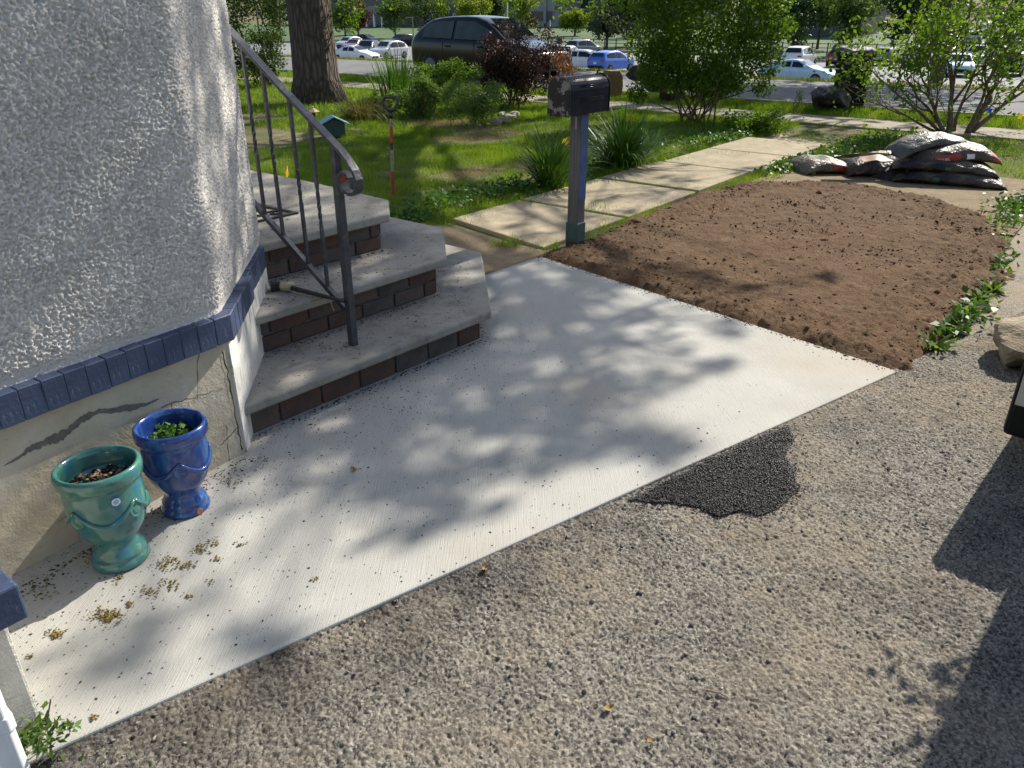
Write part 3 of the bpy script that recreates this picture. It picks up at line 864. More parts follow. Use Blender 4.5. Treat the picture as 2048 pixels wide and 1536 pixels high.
# ================================================================== small garden things
gb = gp(668, 270)
box = thing('nesting_box', 'dark green wooden box with gable roof in painted teal sky sheen behind the handrail', 'birdhouse', (gb.x, gb.y, -.02), R(20))
M_dgreen = simple('dark_green_paint', (.02, .055, .05), (.012, .035, .032), 10, .6)
M_tealr = simple('teal_sky_sheen', (.16, .32, .34), (.11, .25, .27), 10, .35)  # pale teal puts the sky's reflection into the roof colour
gab = [(-.15, 0), (.15, 0), (.15, .19), (0, .265), (-.15, .19)]
obj('body', MB().loft([[(x, y, z) for x, z in gab] for y in (-.12, .12)]), M_dgreen, box, bevel=.004)
for s in (-1, 1):
    obj('roof_panel', MB().loft([[(s * .225, y, .163), (0, y, .276), (0, y, .292), (s * .23, y, .178)] for y in (-.17, .17)]), M_tealr, box, bevel=.003)
gl = gp(628, 238)
lan = thing('garden_lantern', 'small tan pagoda lantern beside the big tree trunk', 'lantern', (gl.x, gl.y, -.02))
M_tan = simple('tan_ceramic', (.50, .36, .15), (.38, .27, .11), 14, .5)
obj('stem', MB().lathe([(.03, 0), (.028, .12), (.035, .125)], 12), M_dgreen, lan, smooth=True)
obj('cap', MB().lathe([(.02, .125), (.11, .128), (.115, .138), (.07, .165), (.02, .19), (.012, .20), (.016, .215), (.004, .225)], 6), M_tan, lan)
M_yel = leafmat('yellow_flag_plastic', (.75, .50, .02), (.62, .38, .02), .4, 6, .5, (1.1, 1.0, .6))
M_blu = leafmat('blue_flag_plastic', (.03, .12, .55), (.02, .09, .42), .4, 6, .5, (.8, 1.0, 1.2))
M_wire = simple('flag_wire', (.25, .25, .25), None, 10, .4, metal=.6)
def flag(u, v, h, az, mt, label, droop=.03):
    p = gp(u, v)
    t = thing('marker_flag', label, 'flag', (p.x, p.y, -.03), az, 'utility marker flags in the grass')
    obj('wire', MB().tube([(0, 0, 0), (.005, 0, h)], .0022, 5), M_wire, t)
    b = MB(); nx = 5; vs = []
    for i in range(nx):
        for z in (h - .085, h - .002):
            vs.append((.005 + i * .025, .012 * math.sin(i * 1.4), z - droop * (i / 4) ** 1.5))
    b.add(vs, [(2 * i, 2 * i + 2, 2 * i + 3, 2 * i + 1) for i in range(nx - 1)])
    obj('flag', b, mt, t, smooth=True)
flag(577, 362, .20, R(-80), M_yel, 'small yellow marker flag between the handrail balusters', .10)
flag(1139, 303, .22, R(200), M_yel, 'small yellow marker flag just left of the mailbox post', .05)
flag(1256, 256, .24, R(-60), M_yel, 'small yellow marker flag among strap leaves right of the mailbox', .09)
flag(1667, 207, .26, R(230), M_yel, 'yellow marker flag on the verge against the shaded road', .10)
flag(2030, 248, .20, R(20), M_yel, 'yellow marker flag in bright grass at the right edge', .02)
flag(1966, 248, .30, R(-70), M_blu, 'blue marker flag in grass right of the branching shrub', .04)
# far handrail foot
fp = gp(703, 391, Z3)
top('iron_stub', MB().box(-.018, .018, -.018, .018, Z3 - .002, Z3 + .10), M_iron, 'short black iron stub on the far edge of the landing', 'post', loc=(fp.x, fp.y, 0), rot=(0, 0, PHI), bevel=.002)

# door mat on the landing
M_rub = simple('black_rubber', (.022, .022, .024), (.014, .014, .015), 30, .7)
mc = gp(597, 428, Z3)
mat_ = thing('doormat', 'black rubber scrollwork doormat on the top step', 'doormat', (mc.x, mc.y, Z3), PHI)
mw, ml = .46, .75
b = MB()
for (x0, x1, y0, y1) in ((-mw, 0, 0, .022), (-mw, 0, ml - .022, ml), (-mw, -mw + .022, .0225, ml - .0225), (-.022, 0, .0225, ml - .0225)):
    b.box(x0, x1, y0, y1, .001, .011)
obj('border', b, M_rub, mat_)
b = MB()
for i in range(5):
    for j in range(3):
        cx, cy = -mw + .085 + j * .145, .10 + i * .137; sg = 1 if (i + j) % 2 else -1
        b.tube([(cx + sg * (.06 - .0026 * k) * math.cos(k * .45), cy + (.06 - .0026 * k) * math.sin(k * .45), .006) for k in range(20)], .0055, 5)
obj('scrolls', b, M_rub, mat_)

# hand brush left on the second step
b0, b1, b2, b3 = gp(541, 574, Z2 + .02), gp(562, 572, Z2 + .02), gp(584, 576, Z2 + .02), gp(690, 603, Z2 + .012)
br = thing('hand_brush', 'dark handled brush with pale ferrule lying on the middle step', 'brush', (0, 0, 0))
obj('bristles', MB().tube([b0, b1], [.028, .022], 8), simple('dark_bristle', (.04, .035, .03), (.02, .018, .015), 80, .9), br)
obj('ferrule', MB().tube([b1, b2], [.0225, .018], 8), simple('pale_ferrule', (.50, .43, .30), (.40, .34, .24), 30, .6), br)
obj('handle', MB().tube([b2, (b2 + b3) / 2, b3], [.0125, .0105, .008], 8), simple('dark_handle', (.035, .032, .03), (.02, .02, .02), 30, .6), br)
tw = [gp(620, 603, Z2 + .006), gp(645, 596, Z2 + .006), gp(662, 606, Z2 + .008), gp(668, 622, Z2 + .002)]
top('twig', MB().tube(tw, [.004, .0035, .003, .002], 6), M_bark, 'thin twig lying on the edge of the middle step', 'twig')

# ================================================================== bags of soil
def m_bag(name, a, b_, c):
    t = NT(name)
    cc = t.ramp(t.noise(7, 5, .6), [(.3, a), (.55, b_), (.75, c)])
    h = t.noise(7, 3, .5, None, 2.5)
    cc = t.mix(t.ramp(t.noise(4, 5, .7), [(.45, 0), (.65, .45)]), cc, (.16, .125, .085))
    return t.fin(cc, .48, .3, 0, t.bump(h, .03, .9))
M_bagd = m_bag('dark_plastic_sack', (.010, .009, .010), (.024, .020, .019), (.07, .055, .045))
M_bagb = m_bag('brown_black_sack', (.022, .016, .014), (.055, .04, .032), (.13, .10, .075))
M_bagt = m_bag('dusty_tan_sack', (.07, .055, .042), (.15, .12, .085), (.25, .21, .155))
M_bagg = m_bag('grey_clear_sack', (.04, .038, .034), (.10, .095, .088), (.24, .23, .21))
M_strip = simple('red_print', (.36, .04, .03), (.24, .03, .022), 15, .4)
M_wprint = simple('white_print', (.75, .74, .70), (.62, .60, .56), 15, .5)
M_oprint = simple('orange_print', (.26, .12, .055), (.14, .07, .035), 9, .45)
M_gprint = simple('green_print', (.03, .12, .075), (.02, .08, .05), 9, .45)
def bagpt(u, th, L, Wd, H, sag=0.0, off=0.0, wob=0.0, seed=0):
    eu = abs(u)
    w = Wd * (1 - .10 * eu ** 4 - .08 * (1 - eu ** 2)); h = H * max(.0, 1 - eu ** 3.2) ** .55 + .007
    cy, sz_ = math.cos(th), math.sin(th)
    yy = (w + off) * math.copysign(abs(cy) ** .75, cy)
    zz = (h + off) * (math.copysign(abs(sz_) ** .85, sz_))
    zz = zz * (1.0 if sz_ > 0 else .72) + h * .72
    x = L * u
    k = wob * (math.sin(x * 31 + th * 3 + seed) * .5 + math.sin(x * 17 - th * 5 + seed * 2) * .5) * (1 - eu ** 6)
    zz = max(zz + k + sag * u * u, .002 + .5 * off) if sag >= 0 else zz + k + sag * u * u
    return (x, yy * (1 + k), zz)
def sack(label, loc, rot, L, Wd, H, mt, sag=0.0, seed=0, prints=()):
    t = thing('soil_sack', label, 'sack', loc, 0, 'sacks of soil piled behind the bed')
    t.rotation_euler = rot
    us = [-1, -.985, -.95, -.9] + [-.82 + i * .082 for i in range(21)] + [.9, .95, .985, 1]
    rings = [[bagpt(u, 2 * math.pi * j / 28, L, Wd, H, sag, 0, .010, seed) for j in range(28)] for u in us]
    obj('sack_body', MB().loft(rings), mt, t, smooth=True)
    for (nm, u0, u1, t0, t1, pm_) in prints:
        n = 10; b = MB()
        b.loft([[bagpt(u0 + (u1 - u0) * i / n, t0 + (t1 - t0) * j / 6, L, Wd, H, sag, .0035, .010, seed) for j in range(7)] for i in range(n + 1)], False, False)
        obj(nm, b, pm_, t, smooth=True)
    return t
q = lambda u, v: gp(u, v)
SIDE = R(180)      # th 180 deg..: the -y side of a sack
def P3(p, z=0.0): return (p.x, p.y, z)
s1 = q(1636, 338)
sack('small dusty tan soil sack, leftmost of the pile', P3(s1, -.02), (0, 0, R(8)), .27, .30, .085, M_bagt, 0, 1, [('red_print', .1, .9, R(150), R(195), M_strip)])
s2 = q(1738, 343)
sack('shiny dark soil sack with red print, second from the left', P3(s2, -.02), (0, 0, R(-6)), .31, .34, .105, M_bagb, 0, 2, [('red_print', .2, .8, R(175), R(208), M_strip), ('orange_print', -.5, .5, R(70), R(130), M_oprint), ('yellow_print', -.75, -.5, R(178), R(200), M_oprint)])
s3 = q(1895, 362)
sack('flat black soil sack at the bottom of the stack, sagging on its right end', P3(s3, -.02), (0, R(1), R(-24)), .53, .27, .075, M_bagd, 0, 3, [('green_print', -.30, -.18, R(172), R(192), M_gprint)])
sack('black soil sack second from the bottom of the stack', (s3.x - .03, s3.y + .10, .085), (0, R(2), R(-20)), .50, .27, .075, M_bagd, 0, 4, [('green_print', -.02, .08, R(172), R(190), M_gprint)])
sack('plump dark soil sack with red strip and barcode near the top of the stack', (s3.x + .04, s3.y + .20, .175), (R(4), R(-5), R(-6)), .46, .27, .10, M_bagb, -.03, 5,
     [('red_strip', -.45, .10, R(160), R(188), M_strip), ('barcode', .22, .38, R(158), R(186), M_wprint), ('red_print', .78, .97, R(90), R(190), M_strip)])
sack('dark soil sack leaning behind the second sack', (s3.x - .30, s3.y + .42, .02), (0, R(-12), R(20)), .40, .25, .09, M_bagd, 0, 6)
sack('crumpled grey plastic sack lying on top of the stack', (s3.x - .08, s3.y + .30, .325), (R(6), R(-2), R(8)), .44, .20, .06, M_bagg, -.09, 7, [('red_print', .55, .9, R(140), R(185), M_strip)])
# loose plastic flap of the top sack
fl = [q(1740, 262), ]
fm = MB(); vs = []
for i in range(7):
    for j in range(4):
        vs.append((-.58 - .10 * i + .02 * j, .05 * j - .05 + .02 * math.sin(i * 1.3), .10 - .006 * i + .05 * math.sin(j * 1.1 + i * .5) * .6))
fm.add(vs, [(i * 4 + j, (i + 1) * 4 + j, (i + 1) * 4 + j + 1, i * 4 + j + 1) for i in range(6) for j in range(3)])
o = top('plastic_wrapper', fm, M_bagg, 'empty grey plastic wrapper trailing left of the stacked sacks', 'wrapper', smooth=True, loc=(s3.x + .05, s3.y + .28, .14))
# lettering on the strip of the upper sack
fc = bpy.data.curves.new('lettering', 'FONT'); fc.body = '2 CUBIC FEET'; fc.size = .036; fc.extrude = .0004
fo = bpy.data.objects.new('lettering', fc); col.objects.link(fo)
bpy.context.view_layer.update()
lm = bpy.data.meshes.new_from_object(fo.evaluated_get(bpy.context.evaluated_depsgraph_get()))
bpy.data.objects.remove(fo)
def letter(sackname_obj, u, th, L, Wd, H, sag, seed):
    p = Vector(bagpt(u, th, L, Wd, H, sag, .008, .010, seed)); p2 = Vector(bagpt(u + .2, th, L, Wd, H, sag, .008, .010, seed)); p3 = Vector(bagpt(u, th - .15, L, Wd, H, sag, .008, .010, seed))
    ax = (p2 - p).normalized(); az_ = (p3 - p).normalized(); ay = ax.cross(az_)
    m_ = Matrix((ax, az_, ay)).transposed().to_4x4(); m_.translation = p
    o = obj('lettering', lm, M_wprint, sackname_obj)
    o.matrix_local = m_
sk = [o for o in col.objects if o.name.startswith('soil_sack')]
letter(sk[4], -.40, R(182), .46, .27, .10, -.03, 5)
letter(sk[1], .25, R(200), .31, .34, .105, 0, 2)

# ================================================================== rock
def rock_mesh(name, r, seed, sc=(1, 1, 1)):
    import bmesh
    bm = bmesh.new(); bmesh.ops.create_icosphere(bm, subdivisions=4, radius=1)
    rr3 = np.random.default_rng(seed); dirs = unit(rr3.normal(size=(13, 3))); offs = rr3.uniform(.62, .95, 13)
    for v in bm.verts:
        d = np.array(v.co); d /= np.linalg.norm(d)
        s = min([o_ / max(d @ k, 1e-3) if d @ k > .2 else 9 for k, o_ in zip(dirs, offs)] + [1.05])
        s *= 1 + .03 * math.sin(d[0] * 9 + d[2] * 7) + .02 * math.sin(d[1] * 15)
        v.co = Vector(d * s * r) * 1.0
        v.co = Vector((v.co.x * sc[0], v.co.y * sc[1], v.co.z * sc[2]))
    me = bpy.data.meshes.new(name); bm.to_mesh(me); bm.free()
    return me
def m_rock():
    t = NT('buff_fieldstone')
    c = t.ramp(t.noise(6, 6, .65), [(.3, (.20, .16, .11)), (.7, (.36, .30, .22))])
    return t.fin(c, .9, .2, 0, t.bump(t.math('ADD', t.noise(14, 6, .7), t.math('MULTIPLY', t.noise(70, 4), .4)), .02, 1.0))
top('rock', rock_mesh('rock', .20, 4, (1.25, .9, .62)), m_rock(), 'buff fieldstone block on the asphalt at the right edge', 'rock', loc=(2.60, 3.55, .085), rot=(R(4), R(-6), R(20)), smooth=False)

# ================================================================== trailer at the right edge
TA = SUN_AZ
tc = Vector((1.297, 1.928)) + Vector((math.cos(TA), math.sin(TA))) * .76
tr = thing('trailer', 'dark trailer corner with white plate at the right edge of the drive', 'trailer', (tc.x, tc.y, -.014), TA)
M_tblk = simple('black_trailer_paint', (.012, .013, .013), (.007, .008, .008), 8, .5, 0, 40, .15)
M_tire = simple('tyre_rubber', (.02, .02, .02), (.013, .013, .013), 20, .85)
M_steel = simple('dull_steel', (.35, .35, .36), (.25, .25, .26), 12, .45, metal=.7)
obj('fender_box', MB().box(0, 1.9, -.209, 0, .17, .573), M_tblk, tr, bevel=.02)
bx = MB().box(.02, 2.6, -1.65, -.21, .30, 1.85)
obj('cargo_box', bx, M_tblk, tr, bevel=.05, seg=4)
obj('rear_bumper', MB().box(-.05, -.002, -1.6, -.30, .20, .36), M_steel, tr, bevel=.01)
for s in (-.12, -1.5):
    for x in (.7, 1.45):
        wl = obj('wheel', MB().lathe([(.0, -.1), (.27, -.1), (.30, -.07), (.30, .07), (.27, .1), (0, .1)], 24), M_tire, tr, loc=(x, s, .30), rot=(R(90), 0, 0), smooth=False)
plate = obj('plate', MB().box(-.006, -.0005, -.30, -.015, .30, .455), simple('white_plate', (.46, .45, .40), (.36, .35, .31), 14, .45), tr, bevel=.002)
obj('plate_stripe', MB().box(-.0075, -.006, -.295, -.02, .425, .437), simple('gold_stripe', (.35, .26, .08), None, 14, .5), plate)
zc_ = MB(); n = 28
ring_o = [(-.06 - .030 + .030 * math.cos(2 * math.pi * i / n), .362 + .045 * math.sin(2 * math.pi * i / n)) for i in range(n)]
ring_i = [(-.06 - .030 + .017 * math.cos(2 * math.pi * i / n), .362 + .032 * math.sin(2 * math.pi * i / n)) for i in range(n)]
zc_.add([(-.0078, y, z) for y, z in ring_o] + [(-.0078, y, z) for y, z in ring_i], [(i, (i + 1) % n, n + (i + 1) % n, n + i) for i in range(n)])
obj('plate_character', zc_, M_grip, plate)
# unseen branch added over the trailer's corner to cast leaf shadows on the asphalt
def along(u, v, z):
    p = gp(u, v); return p + SUN * (z / SUN.z)
M_gleaf = leafmat('mid_leaf', (.07, .14, .02), (.035, .085, .013), .35)
cut = thing('shadow_branch', 'unseen leafy branch added over the trailer for its shadow', 'branch', tuple(along(1960, 1400, 1.2)))
base = along(1960, 1400, 1.2)
b = MB()
ends = [along(1880, 1365, 1.05), along(1895, 1440, 1.15), along(1800, 1345, 1.0), along(1775, 1500, 1.2), along(1920, 1330, 1.05)]
for e_ in ends: b.tube([base - base, (e_ - base) * .5 + Vector((0, 0, .04)), e_ - base], [.010, .007, .004], 6)
obj('stem', b, M_bark, cut)
PL = []
for e_, k, s_ in zip(ends, (9, 8, 4, 2, 5), (.03, .035, .03, .03, .03)):
    PL.append(np.array(e_ - base)[None] + rng.normal(0, s_, (k, 3)))
obj('foliage', nmesh('foliage', *leaves(np.concatenate(PL), .055)), M_gleaf, cut)

# ================================================================== cold-patch asphalt, gravel, litter
PT = [(1262, 996), (1330, 962), (1420, 918), (1500, 880), (1578, 850), (1586, 880), (1570, 905), (1592, 945), (1588, 985), (1556, 1016), (1520, 1027), (1480, 1018), (1436, 1031), (1400, 1012), (1340, 1001), (1296, 1002)]
PE = [EM(*gp(u, v)[:2]) for u, v in PT]
n = 60000
pe, pm2 = rng.uniform(1.9, 3.4, n), rng.uniform(.5, 1.6, n)
dd = edge_dist(pe, pm2, PE) + vnoise(pe, pm2, .05, 9) * .012
ok = (dd > 0) | (rng.uniform(0, 1, n) < .22 * np.exp(dd / .022))
pe, pm2, dd = pe[ok][:26000], pm2[ok][:26000], dd[ok][:26000]
P = np.stack([pe * CP - pm2 * SP, pe * SP + pm2 * CP, -.0055 + np.clip(dd * .25, 0, .007) + rng.uniform(.0, .004, len(pe))], 1)
def m_cold():
    t = NT('fresh_bitumen_stone')
    c = t.ramp(t.noise(160, 2), [(.35, (.006, .006, .008)), (.60, (.018, .017, .022)), (.70, (.16, .15, .16))])
    c = t.mix(t.ramp(t.noise(7, 4), [(.5, 0), (.7, .3)]), c, (.09, .075, .055))
    return t.fin(c, .4, .4)
patch = thing('asphalt_patch', 'fresh black asphalt patch against the concrete slab edge', 'asphalt patch', (0, 0, 0))
obj('patch_bed', MB().add([W(e, m, -.0035) for e, m in PE], [tuple(range(len(PE)))]), M_crack, patch)
tag(obj('patch_stones', nmesh('patch_stones', *pebbles(P, rng.uniform(.0018, .0050, len(P)), .8)), m_cold(), patch), kind='stuff')
# loose chips over the drive
n = 9000
ue, um = rng.uniform(.2, 4.5, n), rng.uniform(-2.2, 1.7, n)
edge_m = 1.62 - (ue - .335) * .2782
ok = (um < edge_m - .005) & (rng.uniform(0, 1, n) < np.where((edge_m - um < .16) & (ue < 1.9), .9, .20))
ue, um = ue[ok], um[ok]
P = np.stack([ue * CP - um * SP, ue * SP + um * CP, np.full(len(ue), -.0065)], 1)
M_chip = simple('grey_stone_chip', (.30, .28, .25), (.09, .085, .08), 90, .85, 0, 40, .3, lo=.4, hi=.6)
tag(obj('loose_gravel', nmesh('loose_gravel', *pebbles(P, np.minimum(rng.gamma(2.2, .0016, len(P)) + .0012, .009), .75)), M_chip), 'loose grey stone chips scattered on the asphalt drive', 'gravel', kind='stuff')
CH = [(1243, 1093), (1265, 1095), (1715, 885), (1658, 872), (1280, 1186), (1658, 1140), (1657, 1140), (1815, 1236), (1890, 940), (1535, 1078), (1388, 1436), (1370, 1309), (1957, 1073), (1985, 1075), (1690, 1030), (1603, 1063), (950, 1025), (815, 1238), (1540, 1180)]
P = np.array([tuple(gp(u, v, -.008)) for u, v in CH])
tag(obj('asphalt_crumbs', nmesh('asphalt_crumbs', *pebbles(P, rng.uniform(.006, .011, len(P)), .8)), simple('black_crumb', (.05, .05, .05), (.02, .02, .022), 50, .7, .003, 90)), 'black asphalt crumbs lying on the drive', 'crumbs', kind='stuff')
# specks fallen from the trees on the slab and the steps
SP_ = []
n = 34000
uu, vv = rng.uniform(20, 1800, n), rng.uniform(520, 1480, n)
pts = np.array([tuple(gp(a_, b_)) for a_, b_ in zip(uu, vv)])
e2, m2 = pts[:, 0] * CP + pts[:, 1] * SP, -pts[:, 0] * SP + pts[:, 1] * CP
on = (m2 > 1.62 - (e2 - .335) * .2782 + .01) & (e2 < 3.8 + (m2 - .65) * .2) & (e2 > .35)
dens = .10 + .75 * np.exp(-((m2 - 2.45) ** 2) / .10) + .35 * np.exp(-((e2 - 2.6) ** 2) / .8 - ((m2 - 2.2) ** 2) / .3)
dens *= np.where(e2 > 3.0, .35, 1)
ok = on & (rng.uniform(0, 1, n) < dens * 1.0)
P = pts[ok]; P[:, 2] = .0015
SP_.append(pebbles(P, np.minimum(rng.gamma(1.8, .0007, len(P)) + .0006, .0048), .4))
for z, e0, e1, m0, m1, k in ((Z1, 1.5, 3.6, 2.52, 3.2, 900), (Z2, 1.85, 3.35, 2.85, 3.25, 500), (Z3, 2.1, 3.1, 3.2, 4.6, 600)):
    ee, mm = rng.uniform(e0, e1, k), rng.uniform(m0, m1, k)
    ok = (mm - m0 > (ee - 2.85) * .95) & (mm - m0 < (ee - e0 + .1) * 1.05 + (.9 if z == Z3 else 0))
    ee, mm = ee[ok], mm[ok]
    SP_.append(pebbles(np.stack([ee * CP - mm * SP, ee * SP + mm * CP, np.full(len(ee), z + .001)], 1), np.minimum(rng.gamma(2.0, .0011, len(ee)) + .0008, .008), .4))
for (p_, q_, z, k, off) in (((1.45, 2.56), (2.87, 2.505), 0, 700, -.012), ((2.87, 2.505), (3.6, 3.18), 0, 160, .012), ((1.78, 2.89), (2.92, 2.86), Z1, 360, -.012), ((2.05, 3.225), (2.85, 3.205), Z2, 240, -.012), ((.45, 2.30), (1.38, 2.44), 0, 380, -.012)):
    t_ = rng.uniform(0, 1, k); ee = p_[0] + (q_[0] - p_[0]) * t_ + (rng.exponential(.022, k) if off > 0 else 0); mm = p_[1] + (q_[1] - p_[1]) * t_ + off - (rng.exponential(.022, k))
    SP_.append(pebbles(np.stack([ee * CP - mm * SP, ee * SP + mm * CP, np.full(k, z + .001)], 1), np.minimum(rng.gamma(2.0, .0011, k) + .0008, .008), .5))
M_speck = simple('dark_seed_litter', (.085, .07, .05), (.025, .022, .018), 60, .9)
tag(obj('seed_litter', nmesh('seed_litter', *join_np(SP_)), M_speck), 'tiny dark seeds and bud scales littering slab and steps', 'litter', kind='stuff')
CL = [(215, 1235, 34, 130), (112, 1270, 18, 60), (240, 1155, 14, 20), (330, 1130, 26, 40), (370, 1130, 22, 30), (300, 1185, 26, 34), (340, 1170, 20, 24), (260, 1210, 10, 14), (400, 1100, 26, 34), (430, 1085, 18, 20), (440, 1120, 14, 14), (345, 1120, 14, 16), (375, 1195, 14, 10), (60, 1315, 8, 12), (190, 1435, 12, 14), (630, 1160, 10, 8), (480, 1090, 12, 10), (420, 1165, 12, 8), (180, 1120, 22, 14), (90, 1180, 40, 24), (710, 940, 8, 10), (640, 690, 26, 18), (690, 690, 18, 14), (600, 700, 22, 16), (460, 960, 30, 30), (520, 920, 30, 20)]
PP = []
for u, v, r, k in CL:
    z = Z1 if (u > 560 and v < 720) else 0
    for _ in range(k):
        p = gp(u + random.gauss(0, r * .45), v + random.gauss(0, r * .26), z); PP.append((p.x, p.y, z + .003 + .003 * random.random()))
M_cat = simple('yellow_green_catkins', (.24, .17, .035), (.13, .09, .02), 80, .9)
PP = np.array(PP)
tag(obj('catkin_litter', nmesh('catkin_litter', *pebbles(PP, rng.uniform(.0022, .0055, len(PP)), .6)), M_cat), 'yellow green catkin clumps fallen near the urns', 'litter', kind='stuff')

M_dead = leafmat('dead_leaf', (.42, .30, .12), (.30, .19, .07), .25, 20, .7, (1.1, 1.0, .7))
for (u, v, sz, az, lab) in ((1217, 1416, .030, .4, 'dry yellow leaf lying on the asphalt near the bottom edge'), (970, 1136, .028, 1.2, 'dry leaf on the asphalt just below the slab edge'), (708, 941, .026, 2.0, 'curled tan leaf lying on the slab below the steps'), (1300, 1480, .024, 2.6, 'small dry leaf on the asphalt right of the bottom leaf')):
    q_ = gp(u, v); z_ = .002 if v < 1000 else -.003
    vs = []
    for i in range(6):
        t_ = i / 5; w_ = sz * .28 * math.sin(math.pi * min(1, t_ * .9 + .08)); zz = .006 * (2 * t_ - 1) ** 2
        vs += [(sz * (t_ - .5), -w_, zz + .004), (sz * (t_ - .5), 0, zz), (sz * (t_ - .5), w_, zz + .004)]
    top('dry_leaf', MB().add(vs, [(3 * i + j, 3 * i + 3 + j, 3 * i + 4 + j, 3 * i + 1 + j) for i in range(5) for j in (0, 1)]), M_dead, lab, 'leaf', 'dry leaves on the ground', loc=(q_.x, q_.y, z_), rot=(0, 0, az), smooth=True)
top('twig', MB().tube([gp(1413, 1380, -.003), gp(1428, 1384, .0), gp(1440, 1386, -.001), gp(1456, 1396, -.004)], [.0022, .002, .0018, .001], 6), M_bark, 'thin dark twig lying on the asphalt at bottom right', 'twig')

# soil spilt over the edge of the slab
k_ = 700; t_ = rng.uniform(0, 1, k_); off = rng.exponential(.022, k_)
ee, mm = 3.825 + .515 * t_ - off, .647 + 2.543 * t_
tag(obj('spilt_soil', nmesh('spilt_soil', *pebbles(np.stack([ee * CP - mm * SP, ee * SP + mm * CP, np.full(k_, .001)], 1), np.minimum(rng.gamma(1.6, .0016, k_) + .0008, .010), .6)), M_clod), 'soil crumbs spilt along the slab edge', 'soil', kind='stuff')

# ================================================================== foliage
M_bark2 = None
def m_trunk():
    t = NT('ridged_bark')
    v = t.mapv((14, 14, 2.2)); w_ = t.vor(1.0, 'DISTANCE_TO_EDGE', 'Distance', v)
    c = t.ramp(t.math('ADD', w_, t.math('MULTIPLY', t.noise(9, 5), .25)), [(.08, (.045, .035, .028)), (.4, (.13, .105, .085))])
    return t.fin(c, .95, .15, 0, t.bump(t.math('ADD', w_, t.math('MULTIPLY', t.noise(30, 4), .2)), .06, 1.0))
M_trunk = m_trunk()
M_stem = simple('shrub_stem', (.16, .115, .08), (.09, .065, .045), 20, .9, .004, 60)
M_lawn = leafmat('lawn_blade', (.22, .32, .03), (.06, .15, .014), .45, 2.2, .5)
M_lawn2 = leafmat('dry_blade', (.34, .27, .11), (.20, .16, .07), .3, 3, .7, (1.1, 1.0, .7))
M_strap = leafmat('strap_leaf', (.075, .17, .022), (.04, .10, .016), .35, 3, .38)
M_bushl = leafmat('bush_leaf', (.125, .225, .022), (.06, .13, .016), .55, 3, .42)
M_dark = leafmat('dark_leaf', (.035, .075, .018), (.02, .045, .012), .25, 2, .45)
M_yew = leafmat('evergreen_leaf', (.075, .13, .022), (.03, .065, .014), .3, 3, .5)
M_burg = leafmat('burgundy_leaf', (.065, .034, .022), (.028, .018, .014), .25, 4, .4, (1.4, .9, .7))
M_pale = leafmat('pale_green_leaf', (.14, .23, .055), (.08, .15, .035), .35, 4, .5)
M_yg = leafmat('yellow_green_leaf', (.20, .27, .03), (.12, .19, .022), .45, .5, .5)
M_fargr = leafmat('far_green_leaf', (.09, .15, .03), (.05, .09, .02), .35, .4, .6)
M_farred = leafmat('far_red_leaf', (.10, .028, .028), (.06, .018, .02), .3, .5, .6, (1.3, .9, .8))
M_fargy = leafmat('grey_green_leaf', (.10, .125, .06), (.06, .08, .04), .3, .5, .6)
M_flower = simple('white_blossom', (.75, .76, .68), (.62, .64, .52), 20, .7)

def lump_pts(lumps, n, squash=.8):
    L = np.array(lumps, float)
    w_ = L[:, 3] ** 2; w_ = w_ / w_.sum()
    k = rng.choice(len(L), n, p=w_)
    d = rand_dirs(n); r = rng.uniform(0, 1, n) ** .45
    off = d * (r * L[k, 3])[:, None]; off[:, 2] *= squash
    return L[k, :3] + off
def ell_lumps(c, rad, n, r0, r1, shell=.55, seed=0):
    rr_ = np.random.default_rng(seed)
    out = []
    for _ in range(n):
        d = unit(rr_.normal(size=(1, 3)))[0]; k = rr_.uniform(shell, 1.0)
        out.append((c[0] + d[0] * rad[0] * k, c[1] + d[1] * rad[1] * k, c[2] + d[2] * rad[2] * k, rr_.uniform(r0, r1)))
    return out
def bush(name, label, cat, loc, lumps, n, size, mt, stems=6, stem_r=.012, aspect=.55, group=None, up=.3, minz=.02, fname='foliage', base_spread=.1, smat=None):
    t = thing(name, label, cat, loc, 0, group)
    P = lump_pts(lumps, n); P = P[P[:, 2] > minz]
    obj(fname, nmesh(fname, *leaves(P, size, aspect, up)), mt, t)
    b = MB(); L = sorted(lumps, key=lambda l: random.random())[:stems]
    for l in L:
        a = Vector((random.gauss(0, base_spread), random.gauss(0, base_spread), -.03)); e_ = Vector(l[:3])
        mid = a.lerp(e_, .5) + Vector((random.gauss(0, .05), random.gauss(0, .05), .05)) * (e_ - a).length
        b.tube([a, mid, e_], [stem_r, stem_r * .7, stem_r * .35], 6)
    if stems: obj('stem', b, smat or M_stem, t, smooth=True)
    return t

